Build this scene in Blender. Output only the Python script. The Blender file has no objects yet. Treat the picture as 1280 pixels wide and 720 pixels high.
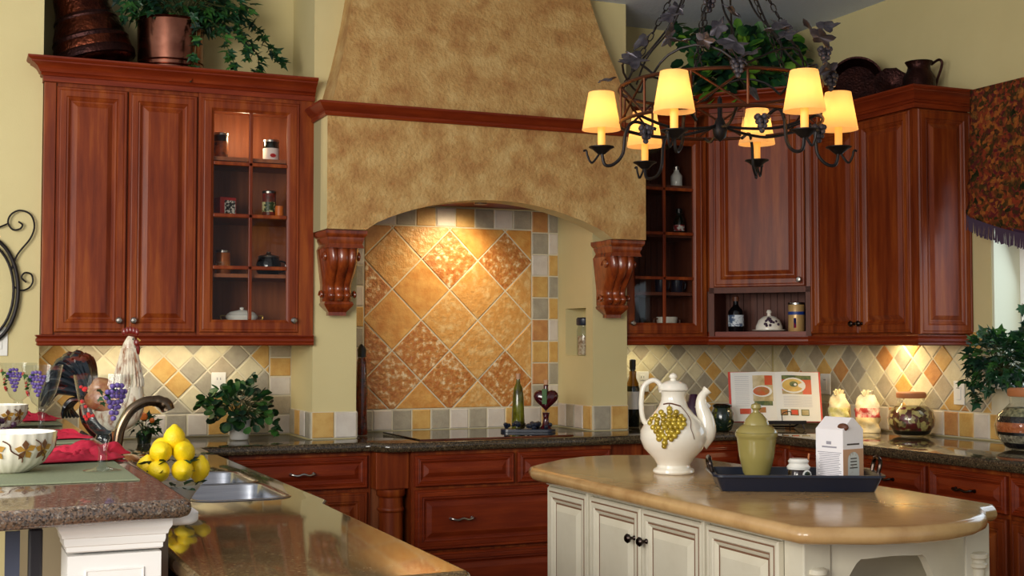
import bpy, math, random
from mathutils import Vector, Matrix, noise
from mathutils.geometry import tessellate_polygon
PI = math.pi
R = math.radians
random.seed(7)
scene = bpy.context.scene
COL = scene.collection

# ------------------------------------------------------------------ camera, world, lights, exposure
F = 1620.0
YAW, PITCH = R(23.5), R(2.4)
EYE = Vector((0, 0, 1.40))
cam_d = bpy.data.cameras.new('camera')
cam_d.sensor_width = 36.0
cam_d.lens = 36.0 * F / 1280.0
cam = bpy.data.objects.new('camera', cam_d)
COL.objects.link(cam)
cam.location = EYE
cam.rotation_euler = (PI / 2 + PITCH, 0, -YAW)
scene.camera = cam
scene.view_settings.view_transform = 'Standard'
scene.view_settings.look = 'None'
scene.view_settings.gamma = 1.0
scene.view_settings.use_curve_mapping = False
scene.view_settings.exposure = 0.0
world = bpy.data.worlds.new('daylight')
scene.world = world
world.use_nodes = True
world.node_tree.nodes['Background'].inputs[0].default_value = (0.86, 0.92, 1.0, 1)
world.node_tree.nodes['Background'].inputs[1].default_value = 0.48

def area(name, loc, aim, size, size_y, power, color):
    d = bpy.data.lights.new(name, 'AREA')
    d.shape = 'RECTANGLE'; d.size = size; d.size_y = size_y; d.energy = power; d.color = color
    o = bpy.data.objects.new(name, d); COL.objects.link(o)
    o.location = loc
    o.rotation_euler = (Vector(aim) - Vector(loc)).to_track_quat('-Z', 'Y').to_euler()
    return o
def spot(name, loc, aim, power, color, ang, blend=.6, rad=.03):
    d = bpy.data.lights.new(name, 'SPOT')
    d.energy = power; d.color = color; d.spot_size = R(ang); d.spot_blend = blend; d.shadow_soft_size = rad
    o = bpy.data.objects.new(name, d); COL.objects.link(o)
    o.location = loc
    o.rotation_euler = (Vector(aim) - Vector(loc)).to_track_quat('-Z', 'Y').to_euler()
    return o
def point(name, loc, power, color, rad=.02):
    d = bpy.data.lights.new(name, 'POINT'); d.energy = power; d.color = color; d.shadow_soft_size = rad
    o = bpy.data.objects.new(name, d); COL.objects.link(o); o.location = loc
    return o
area('window_daylight_behind', (-2.4, -.2, 2.2), (1.2, 6.2, 1.4), 2.0, 1.7, 180, (1.0, .94, .84))
area('added_fill_left', (-2.2, 2.4, 2.1), (.9, 6.5, 1.5), 1.4, 1.6, 80, (1.0, .95, .86))  # added fill, no known window; keeps left cabinets brighter than right
area('window_daylight_right', (4.95, 4.2, 1.75), (3.0, 3.9, 1.0), 1.3, 1.0, 10, (.75, .87, 1.0))
spot('hood_light', (2.62, 6.45, 2.10), (2.5, 6.74, 1.62), 20, (1, .76, .46), 125, 1.0, .05)
area('under_cabinet_light_left', (.95, 6.58, 1.40), (.95, 6.66, .9), .8, .04, 2.1, (1, .84, .58))
area('under_cabinet_light_right', (4.50, 5.50, 1.372), (4.60, 5.50, .9), .06, .7, 4.4, (1, .74, .38))
area('under_cabinet_light_back', (3.66, 6.58, 1.372), (3.66, 6.66, .9), .4, .04, .9, (1, .86, .55))
point('cabinet_puck_light', (1.36, 6.5, 2.44), 2.2, (1, .75, .45))

# ------------------------------------------------------------------ pixel -> point on a real plane
_f = Vector((math.sin(YAW) * math.cos(PITCH), math.cos(YAW) * math.cos(PITCH), math.sin(PITCH)))
_r = Vector((math.cos(YAW), -math.sin(YAW), 0))
_u = _r.cross(_f)
def W(px, py, x=None, y=None, z=None):
    d = _f * F + _r * (px - 640) - _u * (py - 360)
    if x is not None: t = (x - EYE.x) / d.x
    elif y is not None: t = (y - EYE.y) / d.y
    else: t = (z - EYE.z) / d.z
    return EYE + d * t

# ------------------------------------------------------------------ materials
def lin(c):
    return tuple(((v / 255) / 12.92 if v <= 10 else (((v / 255) + .055) / 1.055) ** 2.4) for v in c)
def mat(name, rgb, rough=.5, metal=0., spec=.5, coat=0., rgb2=None, scale=8., stretch=(1, 1, 1), detail=4., bump=0., bscale=None,
        emit=None, estr=0., lo=.35, hi=.65, rgb3=None, sss=0.):
    m = bpy.data.materials.new(name); m.use_nodes = True
    nt = m.node_tree; b = nt.nodes['Principled BSDF']
    c = lin(rgb)
    b.inputs['Base Color'].default_value = (*c, 1)
    b.inputs['Roughness'].default_value = rough
    b.inputs['Metallic'].default_value = metal
    b.inputs['Specular IOR Level'].default_value = spec
    b.inputs['Coat Weight'].default_value = coat
    b.inputs['Coat Roughness'].default_value = .12
    if sss: b.inputs['Subsurface Weight'].default_value = sss; b.inputs['Subsurface Radius'].default_value = (.02, .02, .01)
    if emit: b.inputs['Emission Color'].default_value = (*lin(emit), 1); b.inputs['Emission Strength'].default_value = estr
    if rgb2 or bump:
        tc = nt.nodes.new('ShaderNodeTexCoord'); mp = nt.nodes.new('ShaderNodeMapping')
        mp.inputs['Scale'].default_value = stretch
        nt.links.new(tc.outputs['Object'], mp.inputs[0])
    if rgb2:
        n = nt.nodes.new('ShaderNodeTexNoise'); n.inputs['Scale'].default_value = scale; n.inputs['Detail'].default_value = detail
        n.inputs['Roughness'].default_value = .6
        nt.links.new(mp.outputs[0], n.inputs['Vector'])
        r = nt.nodes.new('ShaderNodeValToRGB')
        r.color_ramp.elements[0].position = lo; r.color_ramp.elements[0].color = (*c, 1)
        r.color_ramp.elements[1].position = hi; r.color_ramp.elements[1].color = (*lin(rgb2), 1)
        if rgb3:
            e = r.color_ramp.elements.new((lo + hi) / 2); e.color = (*lin(rgb3), 1)
        nt.links.new(n.outputs['Fac'], r.inputs[0]); nt.links.new(r.outputs[0], b.inputs['Base Color'])
    if bump:
        n2 = nt.nodes.new('ShaderNodeTexNoise'); n2.inputs['Scale'].default_value = bscale or scale * 2; n2.inputs['Detail'].default_value = 5
        nt.links.new(mp.outputs[0], n2.inputs['Vector'])
        bp = nt.nodes.new('ShaderNodeBump'); bp.inputs['Strength'].default_value = bump; bp.inputs['Distance'].default_value = .01
        nt.links.new(n2.outputs['Fac'], bp.inputs['Height']); nt.links.new(bp.outputs[0], b.inputs['Normal'])
    return m
def glass_mat(name, tint=(1, 1, 1), gloss=1.0, rough=.02, ior=1.45):
    m = bpy.data.materials.new(name); m.use_nodes = True
    nt = m.node_tree; nt.nodes.clear()
    out = nt.nodes.new('ShaderNodeOutputMaterial'); mx = nt.nodes.new('ShaderNodeMixShader')
    t = nt.nodes.new('ShaderNodeBsdfTransparent'); g = nt.nodes.new('ShaderNodeBsdfGlossy'); fr = nt.nodes.new('ShaderNodeLayerWeight'); fr.inputs[0].default_value = .5
    pw = nt.nodes.new('ShaderNodeMath'); pw.operation = 'POWER'; pw.inputs[1].default_value = 4.0
    ma = nt.nodes.new('ShaderNodeMath'); ma.operation = 'MULTIPLY_ADD'; ma.inputs[1].default_value = .8; ma.inputs[2].default_value = ((ior - 1) / (ior + 1)) ** 2
    nt.links.new(fr.outputs['Facing'], pw.inputs[0]); nt.links.new(pw.outputs[0], ma.inputs[0])
    t.inputs[0].default_value = (*tint, 1); g.inputs['Roughness'].default_value = rough
    g.inputs[0].default_value = (gloss, gloss, gloss, 1)
    nt.links.new(ma.outputs[0], mx.inputs[0]); nt.links.new(t.outputs[0], mx.inputs[1]); nt.links.new(g.outputs[0], mx.inputs[2])
    nt.links.new(mx.outputs[0], out.inputs[0])
    return m
def speckle(name, cols, scale=90, rough=.08, warp=0.):
    m = bpy.data.materials.new(name); m.use_nodes = True
    nt = m.node_tree; b = nt.nodes['Principled BSDF']
    b.inputs['Roughness'].default_value = rough
    b.inputs['Specular IOR Level'].default_value = .6
    tc = nt.nodes.new('ShaderNodeTexCoord')
    v = nt.nodes.new('ShaderNodeTexVoronoi'); v.inputs['Scale'].default_value = scale
    n = nt.nodes.new('ShaderNodeTexNoise'); n.inputs['Scale'].default_value = scale * .35; n.inputs['Detail'].default_value = 6
    nt.links.new(tc.outputs['Object'], v.inputs['Vector']); nt.links.new(tc.outputs['Object'], n.inputs['Vector'])
    if warp:
        w_ = nt.nodes.new('ShaderNodeTexNoise'); w_.inputs['Scale'].default_value = 22; w_.inputs['Detail'].default_value = 3
        vm = nt.nodes.new('ShaderNodeVectorMath'); vm.operation = 'MULTIPLY_ADD'; vm.inputs[1].default_value = (warp, warp, warp)
        nt.links.new(tc.outputs['Object'], w_.inputs['Vector']); nt.links.new(w_.outputs['Color'], vm.inputs[0]); nt.links.new(tc.outputs['Object'], vm.inputs[2])
        nt.links.new(vm.outputs[0], v.inputs['Vector'])
    sx = nt.nodes.new('ShaderNodeSeparateColor'); nt.links.new(v.outputs['Color'], sx.inputs[0])
    mth = nt.nodes.new('ShaderNodeMath'); mth.operation = 'MULTIPLY_ADD'; mth.inputs[1].default_value = .5
    nt.links.new(sx.outputs[0], mth.inputs[0])
    m2 = nt.nodes.new('ShaderNodeMath'); m2.operation = 'MULTIPLY'; m2.inputs[1].default_value = .55
    nt.links.new(n.outputs['Fac'], m2.inputs[0]); nt.links.new(m2.outputs[0], mth.inputs[2])
    r = nt.nodes.new('ShaderNodeValToRGB')
    k = len(cols)
    while len(r.color_ramp.elements) < k: r.color_ramp.elements.new(.5)
    for i, c in enumerate(cols):
        r.color_ramp.elements[i].position = .15 + .7 * i / (k - 1); r.color_ramp.elements[i].color = (*lin(c), 1)
    nt.links.new(mth.outputs[0], r.inputs[0]); nt.links.new(r.outputs[0], b.inputs['Base Color'])
    return m

WALL = mat('cream_wall_paint', (214, 200, 148), .75, rgb2=(208, 194, 142), scale=2, bump=.05, bscale=120)
WALL2 = mat('pale_reveal_paint', (214, 216, 190), .7)
CEIL = mat('ceiling_paint', (216, 226, 244), .8, bump=.3, bscale=60)
FLOORM = mat('floor_tile', (150, 120, 85), .35, rgb2=(125, 98, 70), scale=5)
WOOD = mat('cherry_wood', (98, 34, 11), .42, spec=.28, coat=.04, rgb2=(152, 76, 27), rgb3=(124, 51, 17), scale=3.2, stretch=(7, 7, .6), detail=9, lo=.32, hi=.68)
WOODR = mat('cherry_wood_across', (100, 30, 10), .4, spec=.28, coat=.04, rgb2=(138, 54, 19), rgb3=(118, 41, 14), scale=4, stretch=(.8, .8, 8), detail=8, lo=.3, hi=.7)
DARKW = mat('cabinet_interior', (134, 70, 34), .6, rgb2=(156, 88, 46), scale=4, stretch=(9, 9, .6))
DARKR = mat('dark_cabinet_interior', (84, 40, 24), .6, rgb2=(100, 50, 30), scale=4, stretch=(9, 9, .6))
CORBM = mat('carved_wood', (100, 34, 12), .25, coat=.5, rgb2=(150, 68, 24), scale=9, stretch=(3, 3, .6))
PLAST = mat('mottled_ochre_plaster', (162, 112, 62), .85, rgb2=(208, 176, 118), rgb3=(188, 148, 90), scale=9, detail=13, lo=.3, hi=.72, bump=.9, bscale=55)
PLASTS = mat('plaster_side', (170, 160, 118), .85)
GRAN = speckle('dark_granite', [(22, 18, 14), (48, 40, 30), (84, 70, 50), (40, 34, 26), (120, 104, 78)], 200, .07)
GRANR = speckle('red_brown_granite', [(28, 26, 26), (78, 64, 54), (142, 116, 96), (80, 76, 76), (176, 162, 146)], 260, .06)
GRANG = speckle('olive_brown_granite', [(44, 36, 26), (92, 74, 48), (128, 106, 72), (84, 64, 42), (150, 130, 96)], 260, .06)
LIME = mat('tan_limestone', (196, 160, 110), .2, rgb2=(168, 130, 84), rgb3=(186, 150, 100), scale=9, detail=8, lo=.3, hi=.7, spec=.5, coat=.2)
CREAMP = mat('cream_cabinet_paint', (214, 208, 188), .45, rgb2=(206, 199, 178), scale=6)
GLAZE = mat('brown_glaze', (118, 84, 62), .6)
WHITEP = mat('white_paint', (252, 251, 248), .5)
NICKEL = mat('brushed_nickel', (170, 165, 158), .28, 1.)
DKMETAL = mat('dark_bronze_knob', (58, 50, 46), .25, 1.)
STEEL = mat('stainless_steel', (190, 192, 196), .22, 1., rgb2=(170, 172, 178), scale=3, stretch=(1, 1, 30))
BRONZE = mat('bronze_faucet', (120, 104, 86), .22, 1., rgb2=(90, 70, 54), scale=6)
IRON = mat('wrought_iron', (38, 34, 34), .45, .7)
IRONC = mat('copper_brown_iron', (86, 48, 28), .4, .8)
GREYL = mat('pewter_leaf', (96, 92, 98), .4, .75, rgb2=(60, 56, 64), scale=30)
COPPER = mat('aged_copper', (120, 62, 42), .3, 1., rgb2=(60, 30, 24), scale=10, bump=.6, bscale=60)
COPPERD = mat('dark_copper', (62, 34, 30), .35, .9, rgb2=(40, 22, 22), scale=14, bump=.4, bscale=80)
COPPERP = mat('bright_copper', (168, 112, 92), .22, 1., rgb2=(120, 70, 56), scale=6)
PANE = glass_mat('cabinet_glass', (.95, .95, .94), .3)
GOBG = glass_mat('thin_goblet_glass', (.90, .92, .92), .9, ior=1.5)
GLASS = glass_mat('clear_glass', (.96, .97, .96), 1.0)
BLACKG = mat('black_glass', (10, 10, 12), .04, spec=.8)
LEAF = mat('ivy_leaves', (24, 62, 24), .5, rgb2=(62, 112, 44), scale=7, lo=.4, hi=.62)
LEAFD = mat('dark_ivy_leaves', (12, 40, 30), .5, rgb2=(34, 84, 44), scale=9, lo=.4, hi=.65)
LEAFL = mat('light_green_leaves', (52, 104, 30), .5, rgb2=(110, 150, 44), scale=9)
STEM = mat('stem', (70, 74, 34), .7)
POTW = mat('white_ceramic', (236, 234, 226), .15, spec=.6, coat=.4)
CERW = mat('glazed_white_earthenware', (248, 243, 230), .12, spec=.6, coat=.5, rgb2=(242, 235, 218), scale=4)
GOLDG = mat('gold_green_grapes', (206, 180, 60), .2, .3, rgb2=(150, 122, 24), scale=40, coat=.4)
BRN = mat('brown_paint', (96, 52, 30), .5)
YEL = mat('lemon_peel', (252, 222, 30), .35, rgb2=(246, 208, 18), scale=12, bump=.3, bscale=300, sss=.1)
ORNG = mat('orange_paint', (214, 108, 28), .45)
REDP = mat('red_print', (176, 26, 26), .45)
BLUEP = mat('blue_print', (28, 60, 140), .45)
DKBLU = mat('dark_blue_enamel', (22, 30, 48), .35, coat=.3)
DKGRN = mat('dark_green_glaze', (16, 34, 24), .15, rgb2=(86, 92, 30), scale=28, lo=.58, hi=.66, coat=.6)
BLK = mat('black_plastic', (16, 16, 18), .35)
PAPER = mat('white_paper', (226, 226, 222), .6)
INK = mat('grey_ink', (120, 120, 126), .7)
TANP = mat('tan_print', (200, 156, 122), .55)
BUFF = mat('buff_food', (214, 186, 118), .6, rgb2=(236, 220, 176), scale=20)
URN = mat('olive_glaze', (160, 146, 84), .22, rgb2=(146, 134, 74), scale=3, coat=.3)
MAUVE = mat('purple_grapes', (98, 78, 146), .35, coat=.3)
PURPD = mat('dark_purple_grapes', (56, 24, 52), .35, coat=.3)
PINK = mat('crimson_napkin', (196, 30, 62), .85, rgb2=(176, 22, 52), scale=30)
SAGE = mat('sage_placemat', (134, 142, 112), .8, rgb2=(122, 130, 102), scale=160, bump=.2, bscale=400)
PURPF = mat('purple_fringe', (58, 30, 58), .7)
TAPES = speckle('tapestry_fabric', [(20, 20, 10), (34, 38, 18), (70, 52, 24), (140, 56, 34), (40, 40, 22), (160, 92, 40), (96, 30, 34), (54, 46, 24), (160, 104, 52)], 42, .9, warp=.06)
TAPES.node_tree.nodes['Principled BSDF'].inputs['Specular IOR Level'].default_value = .1
PLATE = mat('ivory_plastic', (236, 234, 226), .4)
TCOLS = {
 'cream': mat('cream_travertine', (222, 212, 176), .45, rgb2=(208, 196, 160), scale=14, bump=.15, bscale=90),
 'gold': mat('gold_travertine', (212, 174, 102), .45, rgb2=(196, 150, 80), scale=14, bump=.2, bscale=90),
 'grey': mat('grey_travertine', (172, 164, 144), .45, rgb2=(156, 148, 130), scale=18, bump=.2, bscale=90),
 'taupe': mat('taupe_travertine', (186, 172, 146), .45, rgb2=(172, 158, 132), scale=18, bump=.2, bscale=90),
 'rust': mat('rust_travertine', (198, 146, 88), .45, rgb2=(180, 124, 74), scale=20, bump=.2, bscale=90),
 'white': mat('white_travertine', (214, 206, 194), .45, rgb2=(204, 194, 182), scale=14, bump=.1, bscale=90),
 'm1': mat('mural_gold_travertine', (204, 146, 72), .3, rgb2=(226, 192, 132), rgb3=(210, 158, 88), scale=24, detail=12, bump=.6, bscale=55, lo=.34, hi=.68, coat=.15),
 'm2': mat('mural_rust_travertine', (178, 108, 48), .28, rgb2=(238, 216, 176), rgb3=(196, 138, 72), scale=34, detail=12, bump=.8, bscale=60, lo=.40, hi=.68, coat=.2),
 'm3': mat('mural_ochre_travertine', (196, 130, 56), .3, rgb2=(218, 168, 92), scale=12, detail=12, bump=.4, bscale=50, coat=.15),
}
GROUT = mat('pale_grout', (214, 206, 180), .8)

# ------------------------------------------------------------------ mesh builder
class MB:
    def __init__(s, M=None): s.v = []; s.f = []; s.m = []; s.M = M or Matrix()
    def add(s, vs, fs, mi=0):
        n = len(s.v); s.v += [s.M @ Vector(p) for p in vs]
        for f in fs: s.f.append([n + i for i in f]); s.m.append(mi)
    def box(s, x0, x1, y0, y1, z0, z1, mi=0):
        vs = [(x, y, z) for x in (x0, x1) for y in (y0, y1) for z in (z0, z1)]
        s.add(vs, [(0, 1, 3, 2), (4, 6, 7, 5), (0, 4, 5, 1), (2, 3, 7, 6), (0, 2, 6, 4), (1, 5, 7, 3)], mi)
        return s
    def rings(s, loops, mi=0, cap0=True, cap1=True, closed=True):
        n = len(loops[0]); vs = [p for l in loops for p in l]; fs = []; ms = []
        for k in range(len(loops) - 1):
            for i in range(n if closed else n - 1):
                j = (i + 1) % n
                fs.append((k * n + i, k * n + j, (k + 1) * n + j, (k + 1) * n + i)); ms.append(mi[k] if isinstance(mi, (list, tuple)) else mi)
        b = len(s.v); s.v += [s.M @ Vector(p) for p in vs]
        for f, m in zip(fs, ms): s.f.append([b + i for i in f]); s.m.append(m)
        m0 = mi[0] if isinstance(mi, (list, tuple)) else mi; m1 = mi[-1] if isinstance(mi, (list, tuple)) else mi
        if cap0: s.f.append([b + i for i in reversed(range(n))]); s.m.append(m0)
        if cap1: s.f.append([b + (len(loops) - 1) * n + i for i in range(n)]); s.m.append(m1)
        return s
    def lathe(s, prof, c=(0, 0, 0), n=28, mi=0, cap=True, flute=None, sx=1., sy=1.):
        loops = []
        for r, z in prof:
            l = []
            for i in range(n):
                a = 2 * PI * i / n; rr = max(r, 1e-4) * (1 + (flute[1] * math.cos(flute[0] * a) if flute else 0))
                l.append((c[0] + rr * math.cos(a) * sx, c[1] + rr * math.sin(a) * sy, c[2] + z))
            loops.append(l)
        return s.rings(loops, mi, cap and prof[0][0] > 0, cap and prof[-1][0] > 0)
    def tube(s, pts, r, n=8, mi=0, cap=True, flat=1.):
        pts = [Vector(p) for p in pts]; loops = []; k = len(pts)
        t = (pts[1] - pts[0]).normalized()
        up = Vector((0, 0, 1)) if abs(t.z) < .9 else Vector((1, 0, 0))
        nx = t.cross(up).normalized()
        for i, p in enumerate(pts):
            t = (pts[min(i + 1, k - 1)] - pts[max(i - 1, 0)])
            if t.length < 1e-9: t = Vector((0, 0, 1))
            t.normalize(); nx = (nx - t * nx.dot(t)); nx.normalize(); ny = t.cross(nx)
            rr = r[i] if isinstance(r, (list, tuple)) else r
            loops.append([p + nx * rr * math.cos(2 * PI * j / n) + ny * rr * flat * math.sin(2 * PI * j / n) for j in range(n)])
        return s.rings(loops, mi, cap, cap)
    def ball(s, c, r, n=10, mi=0, sq=(1, 1, 1)):
        m = n // 2; loops = []
        for k in range(m + 1):
            a = -PI / 2 + PI * k / m; rr = max(math.cos(a), .001) * r
            loops.append([(c[0] + rr * math.cos(2 * PI * i / n) * sq[0], c[1] + rr * math.sin(2 * PI * i / n) * sq[1], c[2] + r * math.sin(a) * sq[2]) for i in range(n)])
        return s.rings(loops, mi)
    def slab(s, poly, prof, holes=None, mi=0, bottom=True):
        """poly counter-clockwise; prof = [(inset, z), ...] from the bottom up"""
        loops = [[(p[0], p[1], z) for p in offset(poly, ins)] for ins, z in prof]
        s.rings(loops, mi, bottom and not holes, not holes)
        if holes:
            outer = [Vector(p) for p in loops[-1]]; z = prof[-1][1]
            hs = [[Vector((p[0], p[1], z)) for p in h] for h in holes]
            allv = outer + [p for h in hs for p in h]
            tris = tessellate_polygon([outer] + hs)
            s.add(allv, [t if (allv[t[1]] - allv[t[0]]).cross(allv[t[2]] - allv[t[0]]).z > 0 else t[::-1] for t in tris], mi)
            for h in hs:
                s.rings([[(p.x, p.y, prof[0][1]) for p in h], [(p.x, p.y, z) for p in h]], mi, False, False)
        return s
    def sweep(s, prof, path, closed=False, mi=0):
        """prof = closed loop of (out, z), out = to the right of the path direction"""
        pts = [Vector((p[0], p[1])) for p in path]; k = len(pts); loops = []
        for i in range(k):
            a = pts[i - 1] if (i > 0 or closed) else None; b = pts[(i + 1) % k] if (i < k - 1 or closed) else None
            d0 = (pts[i] - a).normalized() if a is not None else None; d1 = (b - pts[i]).normalized() if b is not None else None
            n0 = Vector((d0.y, -d0.x)) if d0 is not None else None; n1 = Vector((d1.y, -d1.x)) if d1 is not None else None
            if n0 is None: m = n1
            elif n1 is None: m = n0
            else: m = (n0 + n1); m = m / max(m.dot(n0), .2)
            loops.append([(pts[i].x + m.x * o, pts[i].y + m.y * o, z) for o, z in prof])
        if closed: loops.append(loops[0])
        return s.rings(loops, mi, not closed, not closed)
    def build(s, name, mats, parent=None, smooth=False, bevel=0., loc=None, rz=0., sub=0, solid=0.):
        me = bpy.data.meshes.new(name); me.from_pydata([tuple(p) for p in s.v], [], s.f)
        if not isinstance(mats, (list, tuple)): mats = [mats]
        for m in mats: me.materials.append(m)
        me.polygons.foreach_set('material_index', s.m)
        import bmesh
        bm = bmesh.new(); bm.from_mesh(me); bmesh.ops.remove_doubles(bm, verts=bm.verts, dist=1e-6)
        bmesh.ops.recalc_face_normals(bm, faces=bm.faces); bm.to_mesh(me); bm.free()
        o = bpy.data.objects.new(name, me); COL.objects.link(o)
        if parent is not None: o.parent = parent
        if loc is not None: o.location = loc
        o.rotation_euler.z = rz
        if smooth:
            me.polygons.foreach_set('use_smooth', [True] * len(me.polygons))
            me.set_sharp_from_angle(angle=R(smooth if smooth is not True else 40))
        if solid: md = o.modifiers.new('solid', 'SOLIDIFY'); md.thickness = solid; md.offset = 0
        if bevel:
            md = o.modifiers.new('bevel', 'BEVEL'); md.width = bevel; md.segments = 2; md.limit_method = 'ANGLE'
        if sub: md = o.modifiers.new('sub', 'SUBSURF'); md.levels = sub; md.render_levels = sub
        return o
def offset(poly, d):
    if abs(d) < 1e-9: return [tuple(p) for p in poly]
    k = len(poly); out = []
    for i in range(k):
        a, p, b = Vector(poly[i - 1]), Vector(poly[i]), Vector(poly[(i + 1) % k])
        d0, d1 = (p - a).normalized(), (b - p).normalized()
        n0, n1 = Vector((-d0.y, d0.x)), Vector((-d1.y, d1.x)); m = n0 + n1; m = m / max(m.dot(n0), .35)
        out.append((p.x + m.x * d, p.y + m.y * d))
    return out
def tag(o, label, cat, group=None, kind=None):
    o['label'] = label
    if cat: o['category'] = cat
    if group: o['group'] = group
    if kind: o['kind'] = kind
    return o
def thing(name, label, cat, loc=(0, 0, 0), rz=0., group=None):
    o = bpy.data.objects.new(name, None); COL.objects.link(o); o.location = loc; o.rotation_euler.z = rz
    return tag(o, label, cat, group)
def struct(o):
    o['kind'] = 'structure'; return o
def copy_tree(o, parent=None):
    c = o.copy(); COL.objects.link(c)
    if parent is not None: c.parent = parent
    for ch in list(o.children): copy_tree(ch, c)
    return c
def arc(cx, cy, r, a0, a1, n): return [(cx + r * math.cos(R(a0 + (a1 - a0) * i / n)), cy + r * math.sin(R(a0 + (a1 - a0) * i / n))) for i in range(n + 1)]
def catmull(P, n=6):
    P = [Vector(p) for p in P]; out = []
    for i in range(len(P) - 1):
        a, b, c, d = P[max(i - 1, 0)], P[i], P[i + 1], P[min(i + 2, len(P) - 1)]
        for k in range(n):
            t = k / n
            out.append(.5 * ((2 * b) + (c - a) * t + (2 * a - 5 * b + 4 * c - d) * t * t + (3 * b - a - 3 * c + d) * t ** 3))
    out.append(P[-1]); return out

# ------------------------------------------------------------------ room shell
YB, XR, ZC = 6.74, 4.70, 3.28
PF = 6.30           # front of the two piers
PL0, PL1, PR0, PR1 = 1.66, 1.885, 3.22, 3.43
struct(MB().box(-3, 5, -1, 7, -.1, 0).build('floor', FLOORM))
struct(MB().box(-3, 5, -.5, 6.95, ZC, ZC + .1).build('ceiling', CEIL))
struct(MB().box(.2, XR + .2, YB, YB + .15, 0, ZC).build('wall_back', WALL))
struct(MB().box(-3, .385, 6.34, YB + .15, 0, ZC).build('wall_left', WALL))
# right wall with the window opening (y 3.35..4.90, z 1.20..2.25)
w = MB()
w.box(XR, XR + .22, 4.90, YB + .15, 0, ZC); w.box(XR, XR + .22, .5, 3.35, 0, ZC)
w.box(XR, XR + .22, 3.35, 4.90, 0, 1.185); w.box(XR, XR + .22, 3.35, 4.90, 2.3, ZC)
struct(w.build('wall_right', WALL))
struct(MB().box(XR + .005, XR + .21, 4.885, 4.90, 1.205, 2.3).build('trim_1', WALL2))
win = bpy.data.objects.new('window_1', None); COL.objects.link(win); win['kind'] = 'structure'; win.location = (XR + .17, 4.1, 1.2)
m = MB()
for a, b in ((-.75, -.69), (.73, .785), (-.03, .03)): m.box(0, .04, a, b, 0, 1.1)
m.box(0, .04, -.75, .785, 0, .05); m.box(0, .04, -.75, .785, 1.05, 1.1)
m.build('window_frame', WHITEP, win, bevel=.004)
MB().box(.015, .02, -.7, .74, .05, 1.05).build('glass_pane', GLASS, win)
MB().box(-.24, .03, -.78, .84, -.025, .0).build('window_sill', WHITEP, win, bevel=.006)
# piers either side of the range niche; the right one has a small spice niche in its inner face
m = MB(); m.box(PL0, PL1, PF, YB, 0, ZC); m.box(PL1, PR0, PF, YB, 2.75, ZC)
struct(m.build('wall_chimney', WALL))
m = MB()
m.box(PR0, PR1, PF, 6.385, 0, ZC); m.box(PR0, PR1, 6.64, YB, 0, ZC)
m.box(PR0, PR1, 6.385, 6.64, 0, 1.325); m.box(PR0, PR1, 6.385, 6.64, 1.59, ZC); m.box(PR0 + .12, PR1, 6.385, 6.64, 1.325, 1.59)
struct(m.build('wall_chimney_pier', WALL))

# ------------------------------------------------------------------ tiles
def clip(poly, a, b, c):                      # keep a*x+b*y<=c
    out = []
    for i in range(len(poly)):
        p, q = poly[i], poly[(i + 1) % len(poly)]
        dp, dq = a * p[0] + b * p[1] - c, a * q[0] + b * q[1] - c
        if dp <= 0: out.append(p)
        if dp * dq < 0:
            t = dp / (dp - dq); out.append((p[0] + (q[0] - p[0]) * t, p[1] + (q[1] - p[1]) * t))
    return out
def inset(poly, d):
    k = len(poly); res = list(poly)
    for i in range(k):
        p, q = poly[i], poly[(i + 1) % k]; ex, ey = q[0] - p[0], q[1] - p[1]; L = math.hypot(ex, ey)
        if L < 1e-7: continue
        nx, ny = ey / L, -ex / L
        res = clip(res, nx, ny, nx * p[0] + ny * p[1] - d)
        if len(res) < 3: return []
    return res
def area2(p): return abs(sum(p[i][0] * p[(i + 1) % len(p)][1] - p[(i + 1) % len(p)][0] * p[i][1] for i in range(len(p)))) / 2
NAMES = ['cream', 'gold', 'grey', 'taupe', 'rust', 'white', 'm1', 'm2', 'm3']
def pick(wts): return random.choices([NAMES.index(k) for k in wts], [wts[k] for k in wts])[0]
MIX = {'cream': .36, 'gold': .13, 'grey': .24, 'taupe': .26, 'rust': .01}
MIXB = {'white': .4, 'gold': .25, 'grey': .22, 'taupe': .13}
def tiles(mb, polys, g=.0035, t=.008):
    for poly, mi in polys:
        if area2(poly) < 2e-4: continue
        p = inset(poly, g); q = inset(p, .004) if len(p) >= 3 else []
        if len(p) < 3: continue
        if len(q) != len(p): q = None
        L = [[(x, 0, z) for x, z in p], [(x, -t * .6, z) for x, z in p]]
        if q: L.append([(x, -t, z) for x, z in q])
        mb.rings(L, mi, False, True)
def diamonds(x0, x1, z0, z1, d, cx, cz, mix):
    out = []
    nx = int((x1 - x0) / d) + 3; nz = int((z1 - z0) / d) + 3
    for i in range(-2 * nx, 2 * nx):
        for j in range(-2 * nz, 2 * nz):
            if (i + j) % 2: continue
            x, z = cx + i * d / 2, cz + j * d / 2
            if x < x0 - d or x > x1 + d or z < z0 - d or z > z1 + d: continue
            p = [(x, z - d / 2), (x + d / 2, z), (x, z + d / 2), (x - d / 2, z)]
            for a, b, c in ((1, 0, x1), (-1, 0, -x0), (0, 1, z1), (0, -1, -z0)):
                p = clip(p, a, b, c)
                if len(p) < 3: break
            if len(p) >= 3: out.append((p, pick(mix)))
    return out
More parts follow.
